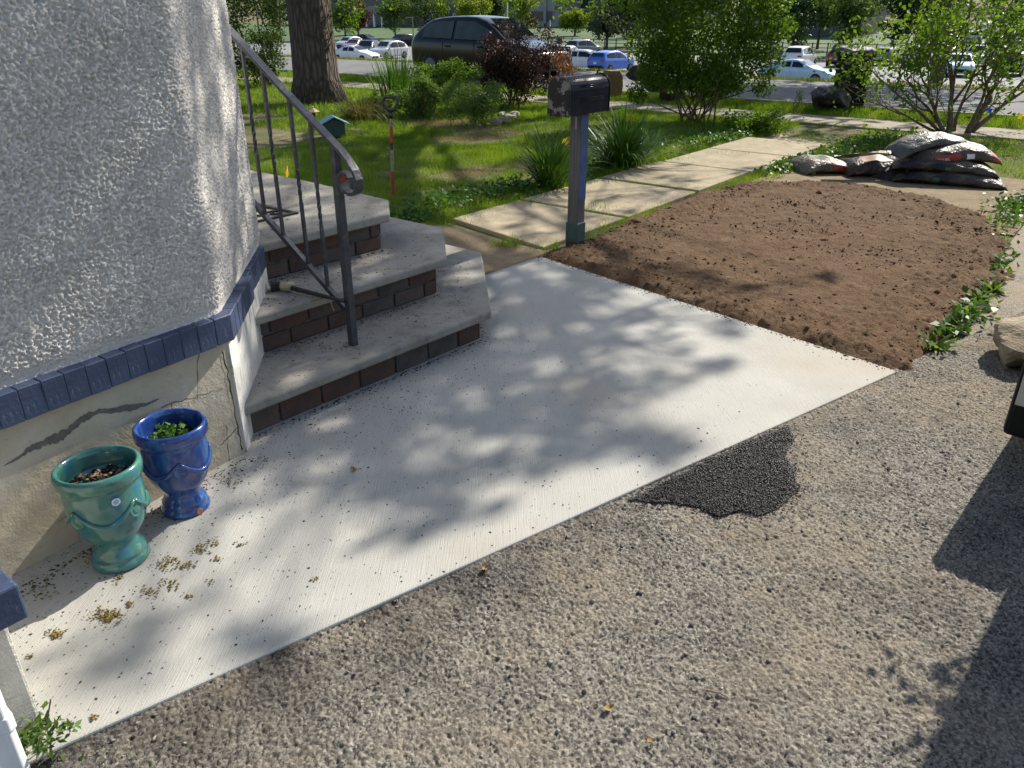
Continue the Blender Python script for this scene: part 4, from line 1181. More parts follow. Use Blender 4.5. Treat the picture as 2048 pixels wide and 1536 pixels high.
# ---- lawn blades
PATH_M = (3.29, 4.48)
STRAW = [(8.8, 7.6, .9, .55), (6.5, 5.75, .6, .32), (7.35, 5.45, .4, .3), (9.5, 9.0, .7, 1.0)]
def lawn_mask(e, m):
    ok = np.ones(e.shape, bool)
    ok &= ~((e > 4.42) & (e < 13.22) & (m > PATH_M[0] + .03) & (m < PATH_M[1] - .05 + .05 * vnoise(e, m, .35, 21)))
    ok &= ~((e > 13.2) & (e < 14.45) & (rng.uniform(0, 1, e.shape) > .45 * (vnoise(e, m, .8, 22) > -.1)))
    ok &= ~((e > 16.1) & (e < 22.4))
    ok &= ~((m < .64) & (m > -5.0))
    ok &= edge_dist(e, m, BED) < -.04
    ok &= ~((e < 3.8) & (m < 4.72)) & ~((e < 3.3) & (m < 5.5))
    ok &= ~((e < 9.9) & (e > 7.1) & (m > .60) & (m < 3.0) & (rng.uniform(0, 1, e.shape) > .012 + .55 * (np.hypot(e - 7.3, (m - .7)) < .55) + .5 * (m > 2.95) + .7 * ((e > 9.35) & (m > 1.7))))
    ok &= ~((e < 4.6) & (m < 4.65) & (rng.uniform(0, 1, e.shape) > .05))
    for ce_, cm_, a_, b_ in STRAW:
        d = ((e - ce_) / a_) ** 2 + ((m - cm_) / b_) ** 2 + .5 * vnoise(e, m, .3, 23)
        ok &= ~((d < 1) & (rng.uniform(0, 1, e.shape) > .10))
    thin = vnoise(e, m, .7, 24) * .6 + vnoise(e, m, .2, 25) * .4
    ok &= rng.uniform(0, 1, e.shape) < np.clip(.92 + thin * .95, .12, 1)
    return ok
def grass(e0, e1, m0, m1, n, h, w, zbase=-.03, cond=None):
    e = rng.uniform(e0, e1, n); m = rng.uniform(m0, m1, n)
    k = lawn_mask(e, m)
    if cond is not None: k &= cond(e, m)
    e, m = e[k], m[k]
    P = np.stack([e * CP - m * SP, e * SP + m * CP, np.full(len(e), zbase)], 1)
    hh = h * (.75 + .55 * vnoise(e, m, .30, 27))
    return blades(P, hh, w, .8)
G = [grass(3.0, 8.5, 4.4, 9.0, 80000, .080, .0060), grass(7.5, 13.3, 4.3, 11.5, 80000, .09, .009), grass(8.5, 16.2, 8.5, 20, 60000, .11, .016),
     grass(6.8, 13.2, .6, 3.5, 26000, .07, .007), grass(14.4, 16.2, -4, 9, 26000, .13, .012), grass(13.0, 16.2, 5, 24, 20000, .12, .016)]
e = rng.uniform(4.45, 12.9, 11000); m = np.where(rng.uniform(0, 1, 11000) < .5, rng.normal(3.27, .07, 11000), rng.normal(4.47, .08, 11000))
k = (edge_dist(e, m, BED) < .03) & (vnoise(e, m, .35, 31) > -.35)
G.append(blades(np.stack([e * CP - m * SP, e * SP + m * CP, np.full(len(e), -.02)], 1)[k], .05, .005, 1.0))
for j in js[1:]:                                               # tufts in the joints of the path
    e = rng.normal(j, .022, 420); m = rng.uniform(3.35, 4.4, 420); k = vnoise(e * .2, m, .16, int(j * 10)) > -.25
    G.append(blades(np.stack([e * CP - m * SP, e * SP + m * CP, np.full(420, -.01)], 1)[k], .045, .0045, 1.1))
for (u, v, s_, kk) in ((1015, 487, .07, 260), (1350, 325, .12, 160), (1450, 310, .12, 200), (1620, 275, .15, 200), (880, 440, .1, 260), (1190, 415, .12, 160)):
    p = gp(u, v); P = np.stack([rng.normal(p.x, s_, kk), rng.normal(p.y, s_, kk), np.full(kk, -.01)], 1)
    G.append(blades(P, .06, .005, 1.3))
V, F_ = join_np(G)
tag(obj('lawn_grass', nmesh('lawn_grass', V, F_), M_lawn), 'patchy green lawn grass around the path and shrubs', 'grass', kind='stuff')
# dry verge beyond the road and straw on bare spots
e = rng.uniform(22.3, 24.4, 16000); m = rng.uniform(-10, 60, 16000)
GV = [blades(np.stack([e * CP - m * SP, e * SP + m * CP, np.array([terrain(q_) for q_ in e])], 1), .10, .03, .7)]
tag(obj('verge_grass', nmesh('verge_grass', *GV[0]), leafmat('verge_blade', (.17, .20, .04), (.10, .14, .025), .4, .8, .5)), 'rough yellow green verge grass beyond the road', 'grass', kind='stuff')
GD = []
for ce_, cm_, a_, b_ in STRAW:
    k_ = int(2600 * a_ * b_ * 1.4); e = rng.normal(ce_, a_ * .5, k_); m = rng.normal(cm_, b_ * .5, k_)
    P = np.stack([e * CP - m * SP, e * SP + m * CP, np.full(k_, -.022)], 1)
    GD.append(blades(P, .06 + .0 * e, .004, 3.0))
V, F_ = join_np(GD)
tag(obj('dry_grass', nmesh('dry_grass', V, F_), M_lawn2), 'straw coloured dry grass on bare lawn spots and verge', 'grass', kind='stuff')
# low broad-leaved ground cover beside the landing and along the path
CV = []
for (ce_, cm_, a_, b_, k_) in ((4.15, 5.25, .45, .45, 900), (3.7, 5.9, .4, .6, 700), (4.6, 4.75, .25, .25, 260), (5.3, 5.0, .5, .35, 420), (6.1, 4.85, .5, .3, 380), (8.0, 4.75, .9, .28, 500), (10.8, 4.75, 1.2, .35, 1100), (12.4, 5.0, .9, .5, 900), (9.8, 3.0, .9, .3, 700), (8.9, 3.15, .5, .15, 300), (11.6, 2.9, 1.2, .4, 700), (7.5, .74, .4, .14, 60), (8.3, .75, .6, .2, 420), (4.8, .57, .55, .12, 200), (6.2, .55, .5, .05, 50), (9.0, 5.2, 1.2, .4, 500)):
    e = rng.normal(ce_, a_ * .5, k_); m = rng.normal(cm_, b_ * .5, k_)
    kk = ~((e > 4.42) & (m > 3.32) & (m < 4.44)) & (edge_dist(e, m, BED) < .07) & ~((e < 3.75) & (m < 4.72)) & ~((e < 3.3) & (m < 5.5))
    e, m = e[kk], m[kk]
    CV.append(leaves(np.stack([e * CP - m * SP, e * SP + m * CP, rng.uniform(-.01, .055, len(e))], 1), .05, .75, .9))
V, F_ = join_np(CV)
tag(obj('ground_cover', nmesh('ground_cover', V, F_), M_strap), 'low glossy broad-leaved ground cover edging path and landing', 'ground cover', kind='stuff')

# ---- strap-leaved clumps by the mailbox
def clump(label, loc, n, L, w_, seed, tilt=(.05, .9), droop=(.6, 1.7), name='daylily', cat='plant', mt=None, spread=.07):
    r_ = random.Random(seed); parts = []
    for i in range(n):
        az = r_.uniform(0, 2 * math.pi); k = r_.random()
        parts.append(strap((math.cos(az) * spread * r_.random(), math.sin(az) * spread * r_.random(), -.02), az + r_.gauss(0, .3), L * r_.uniform(.55, 1.1), w_ * r_.uniform(.7, 1.2), tilt[0] + (tilt[1] - tilt[0]) * k, r_.uniform(*droop), 6))
    t = thing(name, label, cat, loc)
    obj('leaves', nmesh('leaves', *join_np(parts)), mt or M_strap, t, smooth=True)
    return t
p = gp(1243, 333); clump('large arching strap-leaved plant right of the mailbox post', (p.x, p.y, 0), 330, .82, .024, 1, (.02, 1.0), (.6, 1.7), spread=.16)
p = gp(1100, 372); clump('smaller strap-leaved plant left of the mailbox post', (p.x, p.y, 0), 220, .70, .020, 2, (.02, .9), (.6, 1.6), spread=.12)
p = gp(795, 200); clump('tall upright iris-like leaves in front of the black car', (p.x, p.y, 0), 170, 1.05, .028, 3, (.0, .35), (.1, .6), 'iris_clump', spread=.42)
p = gp(720, 238); clump('brownish drooping ornamental grass clump beside the tree trunk', (p.x, p.y, 0), 420, .62, .011, 4, (.1, 1.0), (1.4, 2.4), 'ornamental_grass', mt=leafmat('sedge_leaf', (.17, .18, .05), (.10, .085, .03), .3, 5, .5), spread=.25)
p = gp(1300, 300); clump('thin grassy clump at the foot of the white-flowered bush', (p.x, p.y, 0), 70, .45, .012, 5, (.1, .9), (.5, 1.4), 'grass_clump', spread=.12)
# ---- weeds
def weed(label, loc, n, L, w_, seed, mt=None):
    return clump(label, loc, n, L, w_, seed, (.5, 1.35), (.2, .9), 'weed', 'weed', mt or M_strap, .03)
WL = [((1905, 660), 'broad-leaved weed at the near corner of the soil bed'), ((1930, 625), 'bushy broad-leaved weed behind the corner weed of the soil bed'), ((1960, 600), 'broad-leaved weed further back on the right edge of the bed'), ((1985, 575), 'small weed farthest back along the right bed edge'), ((1870, 690), 'low weed nearest the concrete slab corner')]
for i, ((u, v), l) in enumerate(WL):
    p = gp(u, v); weed(l, (p.x, p.y, .0), 34, .12, .026, 40 + i, M_bushl)
p = gp(92, 1490)
wd = thing('weed_tuft', 'pale green weed growing from the crack at the slab corner', 'weed', (p.x, p.y, -.014))
L_ = [(random.gauss(0, .03), random.gauss(0, .025), random.uniform(.02, .10), .03) for _ in range(9)]
obj('foliage', nmesh('foliage', *leaves(lump_pts(L_, 330), .024, .4, .6)), M_pale, wd)
obj('stem', MB().tube([(0, 0, 0), (.01, .02, .08), (.025, .03, .13)], .0018, 5).tube([(0, 0, 0), (.02, 0, .06), (.05, .01, .10)], .0018, 5), M_stem, wd)
p = gp(140, 1525); wd2 = weed('low pale weed between asphalt and slab at bottom left', (p.x, p.y, -.014), 30, .055, .014, 50, M_pale)

# ---- shrubs
p = gp(1390, 243)
bl_ = [(0, 0, 1.25, .75), (.7, 0, 1.35, .55), (-.65, .1, 1.2, .55), (.35, -.1, 2.05, .6), (-.35, .2, 1.95, .6), (1.0, .1, 1.9, .45), (.95, -.1, .95, .36), (-.75, -.1, .75, .30), (.15, -.3, .75, .40), (.0, .1, 2.6, .6), (.8, .1, 2.5, .45), (-.95, .1, .45, .22), (1.15, 0, 1.45, .3), (.5, 0, .62, .3), (-.9, 0, 1.75, .35), (1.05, .05, .55, .2), (-.35, -.15, .75, .34), (.2, .3, .55, .38), (-.2, .35, .7, .4), (.55, .3, .75, .4), (-.6, .3, 1.0, .4)]
fb = bush('flowering_bush', 'tall bright green bush with small white blossoms beside the path', 'bush', (p.x, p.y, -.03), bl_, 30000, .058, M_bushl, 22, .014, .55, base_spread=.16, minz=.12)
P = lump_pts(bl_, 260); P = P[(P[:, 1] < .05) & (P[:, 2] < 2)]
obj('blossoms', nmesh('blossoms', *pebbles(P, .016, .8)), M_flower, fb)
p = gp(1030, 212)
bush('barberry_shrub', 'dark burgundy barberry shrub in front of the black car', 'shrub', (p.x, p.y, -.03), ell_lumps((.0, 0, .72), (.85, .6, .62), 34, .18, .34, .2, 5) + [(.55, 0, 1.3, .2), (.3, 0, 1.5, .16), (-.15, 0, 1.4, .16), (.75, 0, 1.1, .22), (-.5, 0, 1.2, .2), (.1, 0, 1.2, .25)], 15000, .045, M_burg, 18, .012)
p = gp(1112, 200)
bush('red_tipped_shrub', 'small shrub with reddish leaves just left of the mailbox', 'shrub', (p.x + .05, p.y + .3, -.03), ell_lumps((0, 0, .5), (.30, .3, .42), 10, .12, .2, .3, 6), 1500, .05, leafmat('reddish_leaf', (.22, .10, .045), (.12, .07, .03), .4, 4, .45, (1.2, 1.0, .6)), 6, .01)
p = gp(950, 248)
bush('spirea_shrub', 'rounded pale green shrub in the middle of the lawn', 'shrub', (p.x, p.y, -.03), ell_lumps((0, 0, .36), (.55, .45, .34), 24, .13, .22, .4, 7), 9000, .032, M_pale, 8, .008)
p = gp(905, 222)
bush('leafy_perennial', 'taller loose green perennial behind the pale rounded shrub', 'shrub', (p.x, p.y, -.03), ell_lumps((-.1, 0, .50), (.65, .4, .45), 24, .13, .22, .3, 8), 6000, .042, M_bushl, 8, .008)
p = gp(850, 235)
bush('bleeding_heart', 'loose yellow green foliage mound right of the shovel handle', 'shrub', (p.x, p.y, -.03), ell_lumps((0, 0, .36), (.6, .45, .36), 22, .12, .2, .3, 9), 5000, .05, M_pale, 8, .008)
p = gp(770, 225)
bush('hosta_patch', 'broad-leaved green plants at the foot of the tree trunk', 'shrub', (p.x, p.y, -.03), ell_lumps((0, 0, .16), (.5, .35, .16), 14, .10, .18, .2, 10), 900, .11, M_bushl, 0)
p = gp(990, 222)
bush('bellflower_clump', 'thin grey-green flower stalks before the burgundy shrub', 'plant', (p.x, p.y, -.03), ell_lumps((0, 0, .28), (.22, .2, .28), 9, .08, .13, .3, 11), 700, .04, M_fargy, 6, .006)
p = gp(545, 172)
bush('evergreen_shrub', 'dense dark evergreen shrub behind the stair handrail', 'shrub', (p.x, p.y, -.03), ell_lumps((-.3, 0, 1.3), (.85, .7, 1.3), 44, .25, .42, .5, 12) + [(-.1, -.2, 2.2, .5), (.2, -.1, 2.6, .45)], 9000, .075, M_yew, 8, .03, .5)
p = gp(1545, 262)
bush('low_green_shrub', 'low bright green leafy mound right of the white-flowered bush', 'shrub', (p.x - .35, p.y - .1, -.03), ell_lumps((0, 0, .15), (.65, .35, .2), 16, .12, .2, .2, 13), 2600, .045, M_bushl, 6, .008)
p = gp(1585, 222)
bush('seeding_weed', 'pale wispy flowering weed on the verge left of the shrub', 'weed', (p.x, p.y, -.03), ell_lumps((0, 0, .22), (.14, .14, .2), 8, .05, .09, .3, 14), 260, .03, M_pale, 5, .005)

# ---- branching shrub at the right with bare stems
p = gp(1905, 266)
rs_ = thing('branching_shrub', 'many-stemmed leafy shrub with crossing bare branches behind the sacks', 'shrub', (p.x, p.y, -.03))
rb2 = random.Random(11)
tips = []
def grow(a, d, L, r, depth, b):
    pts, rad = [a], [r]
    n = 4
    for i in range(n):
        d = (d + Vector((rb2.gauss(0, .16), rb2.gauss(0, .16), rb2.gauss(.05, .10)))).normalized()
        a = a + d * (L / n); pts.append(a); rad.append(r * (1 - .13 * (i + 1)))
    b.tube(pts, rad, 6)
    if depth == 0: tips.append(a); return
    for k in range(rb2.choice([2, 3])):
        q_ = pts[rb2.randint(2, n)]
        nd = (d + Vector((rb2.gauss(0, .5), rb2.gauss(0, .5), rb2.gauss(.1, .35)))).normalized()
        grow(q_, nd, L * rb2.uniform(.6, .85), r * .52, depth - 1, b)
    tips.append(a)
for (dx, dy, dz, L, r, o) in ((-1.0, .1, .75, 1.0, .028, (-.1, .05)), (-.3, -.2, 1, 1.0, .03, (-.05, 0)), (.9, .2, .6, .9, .03, (.25, .1)), (.4, -.1, 1, 1.0, .03, (.2, 0)), (.16, 0, 1, .55, .055, (.22, 0)), (-.02, 0, 1, .8, .05, (.0, .1)), (-.75, -.1, .62, .8, .032, (-.08, 0)), (-.9, 0, .40, .8, .026, (-.1, .1)), (-.45, .2, .9, .75, .032, (-.05, .1)), (.62, .1, .8, .8, .045, (.26, .05)), (-.6, -.2, .8, .8, .024, (-.12, -.05)), (.25, .3, .9, .9, .03, (.1, .15))):
    b = MB()
    grow(Vector((o[0], o[1], 0)), Vector((dx, dy, dz)).normalized(), L, r, 4, b)
    obj('branch', b, M_stem, rs_, smooth=True)
TP = np.array([tuple(t_) for t_ in tips])
hi = TP[TP[:, 2] > .8]
lo = TP[TP[:, 2] <= .8]
PL = np.concatenate([np.repeat(hi, 8, 0) + rng.normal(0, .12, (len(hi) * 8, 3)), np.repeat(lo, 3, 0) + rng.normal(0, .07, (len(lo) * 3, 3))])
obj('foliage', nmesh('foliage', *leaves(PL, .068, .6, .2)), M_bushl, rs_)

# ---- big tree trunk on the lawn
p = gp(636, 203)
def tree(name, label, loc, r, h, crown, n, size, mt, seed=0, flare=1.5, limbs=6, group=None, bark=None, lean=(0, 0)):
    t = thing(name, label, 'tree', loc, 0, group)
    rr_ = random.Random(seed)
    b = MB(); rings = []
    for i in range(15):
        k = i / 14; z = h * k; rad = r * (1 - .28 * k) * (1 + (flare - 1) * math.exp(-z / .22))
        rings.append([(lean[0] * z + rad * (1 + .045 * math.sin(5 * a_ + k * 2) + .03 * math.sin(9 * a_ + seed)) * math.cos(a_), lean[1] * z + rad * (1 + .045 * math.sin(5 * a_ + k * 2) + .03 * math.cos(7 * a_)) * math.sin(a_), z) for a_ in [2 * math.pi * j / 28 for j in range(28)]])
    b.loft(rings)
    for l in sorted(crown, key=lambda q_: rr_.random())[:limbs]:
        a = Vector((lean[0] * h, lean[1] * h, h * rr_.uniform(.8, .98))); e_ = Vector(l[:3])
        b.tube([a, a.lerp(e_, .5) + Vector((0, 0, .1 * (e_ - a).length)), e_], [r * .4, r * .22, r * .06], 8)
    obj('trunk', b, bark or M_trunk, t, smooth=True)
    P = lump_pts(crown, n)
    obj('crown', nmesh('crown', *leaves(P, size, .6, .2)), mt, t)
    return t
big = tree('shade_tree', 'massive tree trunk with furrowed bark on the lawn behind the handrail', (p.x, p.y, -.03), .44, 7.0, ell_lumps((0, .5, 10), (4.5, 4.5, 2.8), 40, .8, 1.5, .3, 20), 6000, .22, M_fargr, 1, 1.35, 8)

# ---- street tree whose crown dapples the steps, the slab and the path
SH = [(560, 900, .16), (620, 800, .16), (680, 900, .17), (720, 780, .16), (760, 880, .15), (830, 740, .15), (860, 960, .16), (820, 1035, .14), (900, 1020, .13), (930, 830, .18), (980, 740, .15), (1010, 930, .17), (1000, 860, .14), (1060, 700, .15), (1090, 820, .17), (1140, 900, .15), (1150, 770, .15), (1180, 840, .17), (1230, 790, .15), (1250, 860, .13), (1290, 910, .12), (1330, 690, .13), (1360, 900, .09), (1260, 640, .13), (1160, 600, .14), (1090, 630, .13), (1200, 680, .13), (1330, 770, .10), (1420, 740, .08), (1440, 660, .09), (500, 970, .10), (700, 970, .12), (250, 1335, .08), (480, 1290, .08), (440, 870, .10), (1180, 545, .14), (1260, 560, .13), (1340, 545, .12), (1400, 570, .10), (1230, 520, .12), (1480, 590, .08), (1640, 560, .07), (1120, 590, .12), (1000, 640, .14), (880, 690, .14), (760, 990, .11)]
tgt = []
rt = random.Random(21)
for u, v, r_ in SH:
    q_ = Vector(gp(u, v))
    for _ in range(4):
        a_ = rt.uniform(0, 6.28); k_ = rt.uniform(.15, 1.0) * r_
        tgt.append((q_ + Vector((math.cos(a_) * k_, math.sin(a_) * k_, 0)), r_ * rt.uniform(.38, .62), 2.3))
for _ in range(60): tgt.append((W(rt.uniform(1.6, 3.5), rt.uniform(2.55, 4.8), rt.choice([Z1, Z2, Z3])), rt.uniform(.10, .17), 1.9))
for _ in range(9):
    tgt.append((W(rt.uniform(.3, 1.35), 2.40, rt.uniform(.5, 2.0)), rt.uniform(.10, .20), 1.6))
for _ in range(15):
    s_ = rt.uniform(.2, .95); pq = K + D1 * s_; tgt.append((W(pq.x, pq.y, rt.uniform(.5, 2.0)), rt.uniform(.10, .18), 1.9))
for _ in range(26): tgt.append((W(rt.uniform(4.4, 8.5), rt.uniform(3.3, 4.6), 0), rt.uniform(.07, .15), 1.6))
for _ in range(90): tgt.append((W(rt.uniform(4.2, 13.0), rt.uniform(4.6, 12.5), 0), rt.uniform(.15, .40), 1.7))
for _ in range(4): tgt.append((W(rt.uniform(.3, 1.6), rt.uniform(1.7, 2.4), 0), rt.uniform(.06, .10), 1.2))
st_b = W(15.2, 7.9)
dap = thing('street_tree', 'tall tree behind the white-flowered bush, its crown above the picture', 'tree', (st_b.x, st_b.y, -.03))
LP, cl = [], []
for (P0, r_, lai) in tgt:
    tt = rt.uniform(8.0, 13.0); c = P0 + SUN * tt - st_b
    k_ = max(4, int(lai * math.pi * r_ * r_ / .0047))
    LP.append(np.array(c)[None] + rand_dirs(k_) * (rng.uniform(0, 1, k_) ** .5 * r_)[:, None]); cl.append(c)
obj('crown', nmesh('crown', *leaves(np.concatenate(LP), .115, .6, .2)), M_gleaf, dap)
b = MB()
b.tube([(0, 0, 0), (.05, 0, 2), (0, .1, 4.5), (.1, 0, 7)], [.26, .20, .17, .13], 12)
cl.sort(key=lambda c: math.atan2(c.y, c.x))
for i in range(0, len(cl), 14):
    g_ = cl[i:i + 14]; ctr = sum(g_, Vector()) / len(g_); hub = Vector((.08, 0, rt.uniform(5, 7)))
    b.tube([hub, hub.lerp(ctr, .55) + Vector((0, 0, .3)), ctr], [.07, .05, .03], 7)
    for c in g_: b.tube([ctr.lerp(hub, .1), ctr.lerp(c, .6) + Vector((0, 0, .08)), c], [.018, .012, .006], 5)
obj('trunk', b, M_trunk, dap, smooth=True)

# low sprays of leaves hanging into the top of the view
def sprays(owner, base, pts, dist):
    L0, b = [], MB()
    for u, v in pts:
        c = Vector((0, 0, CAMH)) + view(u, v) * dist - base
        for k_ in range(4):
            c2 = c + Vector((rt.gauss(0, .14), rt.gauss(0, .14), rt.gauss(.04, .05)))
            L0.append(np.array(c2)[None] + rng.normal(0, .06, (16, 3)))
            b.tube([c2, c2.lerp(c, .5) + Vector((0, 0, .25)), c + Vector((rt.gauss(0, .1), 0, 1.2))], [.003, .005, .008], 5)
        b.tube([c + Vector((0, 0, 1.1)), c.lerp(Vector((0, 0, 6)), .25) + Vector((0, 0, 1.8)), Vector((0, 0, 6.3))], [.010, .03, .06], 6)
    tag(obj('hanging_leaves', nmesh('hanging_leaves', *leaves(np.concatenate(L0), .085, .55, -.1)), M_bushl, owner), kind='stuff')
    tag(obj('hanging_twigs', b, M_stem, owner, smooth=True), kind='stuff')
sprays(dap, Vector((st_b.x, st_b.y, -.03)), [(1035, 2), (1115, 6), (1150, -4), (1195, 12), (1240, 4), (1275, 16), (1085, -8)], 14.0)
sprays(big, Vector(big.location), [(690, 6), (712, 30), (700, 52), (735, -6), (775, -4)], 15.0)
# ---- trees beyond the road that shade it
for i, (e_, m_, lab) in enumerate(((28.0, 5.6, 'dark slender tree trunk beyond the road, seen through the branching shrub'), (28.5, -4.0, 'tree beyond the road, outside the right edge of the picture'), (28.0, 14.5, 'tree beyond the road, behind the white-flowered bush'), (29.0, -13.0, 'tree beyond the road, far outside the right edge'))):
    q_ = W(e_, m_, terrain(e_))
    tree('roadside_tree', lab, tuple(q_), .21, 6.5, ell_lumps((0, 0, 9.2), (4.6, 4.6, 2.6), 40, .9, 1.5, .15, 30 + i), 5200, .30, M_dark, 40 + i, 1.25, 7, 'trees beyond the road')

# ================================================================== cars
M_glass = simple('dark_car_glass', (.012, .015, .018), (.008, .010, .013), 3, .06, 0, 40, .35)
M_chrome = simple('bright_trim', (.6, .6, .62), None, 5, .25, metal=.8)
M_tail = simple('tail_lamp_red', (.40, .02, .02), (.28, .015, .015), 9, .25)
M_head = simple('head_lamp', (.7, .72, .75), None, 9, .15)
M_plas = simple('black_bumper', (.010, .010, .011), None, 9, .6, 0, 40, .15)
M_rim = simple('dark_alloy_rim', (.14, .14, .145), None, 9, .4)
paints = {}
def paint(name, c):
    if name not in paints: paints[name] = simple(name + '_car_paint', c, tuple(x * .85 for x in c), 1.5, .22, 0, 40, .18 if max(c) < .1 else .5, coat=0.0 if max(c) < .1 else .6)
    return paints[name]
KIND = {
 'suv': (4.55, [(-2.26, .52, .80, .82, .74, .68), (-2.22, .36, .98, 1.0, .86, .80), (-2.12, .28, 1.04, 1.14, .90, .80), (-1.78, .24, 1.06, 1.56, .92, .67), (-1.2, .22, 1.04, 1.66, .93, .69), (-.2, .22, 1.02, 1.69, .93, .70), (.40, .22, 1.00, 1.64, .93, .69), (1.10, .22, .99, 1.08, .92, .78), (1.25, .22, .98, 1.01, .92, .82), (1.95, .24, .90, .92, .88, .78), (2.17, .30, .76, .78, .80, .70), (2.26, .45, .62, .64, .72, .62)], .35, (-1.40, 1.40)),
 'sedan': (4.7, [(-2.35, .50, .78, .80, .72, .66), (-2.30, .34, .92, .94, .84, .78), (-1.85, .24, .96, 1.00, .89, .78), (-1.55, .22, .97, 1.06, .90, .74), (-.85, .20, .96, 1.40, .91, .64), (-.2, .20, .95, 1.45, .91, .65), (.30, .20, .94, 1.42, .91, .65), (1.05, .20, .93, .99, .90, .76), (1.25, .20, .91, .94, .90, .80), (2.0, .22, .80, .82, .86, .76), (2.25, .28, .68, .70, .78, .68), (2.35, .42, .58, .60, .70, .60)], .33, (-1.42, 1.45)),
 'hatch': (4.1, [(-2.03, .50, .80, .82, .74, .68), (-1.99, .34, .94, .97, .84, .76), (-1.90, .26, .98, 1.10, .87, .76), (-1.60, .22, .99, 1.40, .88, .66), (-1.0, .20, .98, 1.50, .89, .67), (-.1, .20, .96, 1.53, .89, .67), (.45, .20, .95, 1.46, .89, .66), (1.10, .20, .93, 1.00, .88, .76), (1.25, .22, .91, .94, .88, .78), (1.80, .24, .80, .82, .84, .74), (1.98, .30, .68, .70, .76, .66), (2.05, .42, .56, .58, .68, .58)], .31, (-1.25, 1.28))}
def car(name, label, kind, mt, loc, az, group='cars in the parking lot', mirror=True):
    L, S, wr, wx = KIND[kind]
    t = thing(name, label, 'car', loc, az, group)
    def ring(s_):
        x, zb_, zl, zr, wb, wt = s_
        tall = zr - zl > .2
        h_ = [(wb * .90, zb_), (wb * .97, zb_ + .04), (wb * .99, zb_ + .12), (wb, (zb_ + zl) / 2), (wb * .99, zl - .05), (wb * .965, zl), (wb * .94 if tall else wb * .95, zl + (.02 if tall else .0)), (wt + (.01 if tall else .02), zr - (.08 if tall else .0)), (wt * .95, zr - (.02 if tall else 0)), (wt * .82, zr), (0, zr + .012)]
        return [(x, -y, z) for y, z in h_] + [(x, y, z) for y, z in h_[-2::-1]]
    key = 'car_body_' + kind
    me = bpy.data.meshes.get(key) or MB().loft([ring(s_) for s_ in S]).mesh(key)
    me2 = me.copy(); me2.materials.clear()
    o = obj('body', me2, mt, t, smooth=True)
    o.modifiers.new('soft', 'SUBSURF').render_levels = 1
    def itp(x):
        for a, c in zip(S, S[1:]):
            if a[0] <= x <= c[0]:
                k = (x - a[0]) / (c[0] - a[0]); return [a[i] + (c[i] - a[i]) * k for i in range(6)]
    ir = [s_ for s_ in S if s_[3] - s_[2] > .3]
    xr, xf = ir[0][0], ir[-1][0]
    mid = (xr + xf) / 2 + .1
    for s_ in (-1, 1):                                      # side glass, pane by pane
        for (x0, x1, nm) in ((xr + .05, mid - .05, 'rear_side_window'), (mid + .05, xf + .30, 'front_side_window')):
            pts = []
            for x in (x0, (x0 + x1) / 2, x1):
                _, zb_, zl, zr, wb, wt = itp(x); lo_, hi_ = zl + .05, max(zr - .13, zl + .06)
                f_ = lambda z: wb * .965 + (wt - wb * .965) * (z - zl) / max(zr - .05 - zl, .05)
                pts += [(x, s_ * (f_(lo_) + .012), lo_), (x, s_ * (f_(hi_) + .012), hi_)]
            obj(nm, MB().add(pts, [(0, 2, 3, 1), (2, 4, 5, 3)]), M_glass, t)
        for x in wx:
            w_ = obj('wheel', MB().lathe([(0, -.11), (wr * .9, -.11), (wr, -.08), (wr, .08), (wr * .9, .11), (0, .11)], 22), M_tire, t, loc=(x, s_ * (S[5][4] - .085), wr), rot=(R(90), 0, 0))
            obj('rim', MB().lathe([(0, 0), (wr * .55, 0), (wr * .6, .012), (0, .02)], 16), M_rim, w_, loc=(0, 0, -.112 if s_ > 0 else .112), rot=(R(180) if s_ > 0 else 0, 0, 0))
        if mirror: obj('mirror', MB().box(xf + .32, xf + .46, s_ * .93 - .07, s_ * .93 + .07, 1.0, 1.12), mt, t, bevel=.02)
        obj('tail_lamp', MB().box(S[1][0] - .035, S[1][0] + .10, s_ * .62 - .17, s_ * .62 + .17, S[1][2] - .13, S[1][2] + .0), M_tail, t, bevel=.02)
        obj('head_lamp', MB().box(S[-2][0] - .10, S[-2][0] + .03, s_ * .58 - .16, s_ * .58 + .16, S[-2][2] - .11, S[-2][2] - .0), M_head, t, bevel=.02)
    a, c = itp(ir[-1][0] + .06), itp(ir[-1][0] + .62)
    obj('windscreen', MB().add([(a[0], -a[5] * .80, a[3] + .022), (a[0], a[5] * .80, a[3] + .022), (c[0], c[5] * .86, c[3] + .025), (c[0], -c[5] * .86, c[3] + .025)], [(0, 1, 2, 3)]), M_glass, t)
    a, c = itp(S[2][0] + .02), itp(ir[0][0] - .02 if kind != 'sedan' else ir[0][0] - .05)
    obj('rear_window', MB().add([(a[0] - .012, -a[5] * .84, a[3] + .03), (a[0] - .012, a[5] * .84, a[3] + .03), (c[0] - .03, c[5] * .82, c[3] + .015), (c[0] - .03, -c[5] * .82, c[3] + .015)], [(0, 1, 2, 3)]), M_glass, t)
    obj('rear_bumper', MB().box(S[0][0] - .02, S[0][0] + .2, -.70, .70, .30, .50), M_plas, t, bevel=.03)
    obj('front_grille', MB().box(S[-1][0] - .18, S[-1][0] + .015, -.45, .45, .36, .56), M_plas, t, bevel=.03)
    obj('number_plate', MB().box(S[0][0] - .03, S[0][0] - .021, -.16, .16, .62, .74), M_wprint, t)
    return t
BLACK = paint('black', (.012, .013, .016)); WHITE = paint('white', (.72, .73, .74)); SILV = paint('silver', (.45, .46, .48)); GREY = paint('grey', (.16, .17, .19))
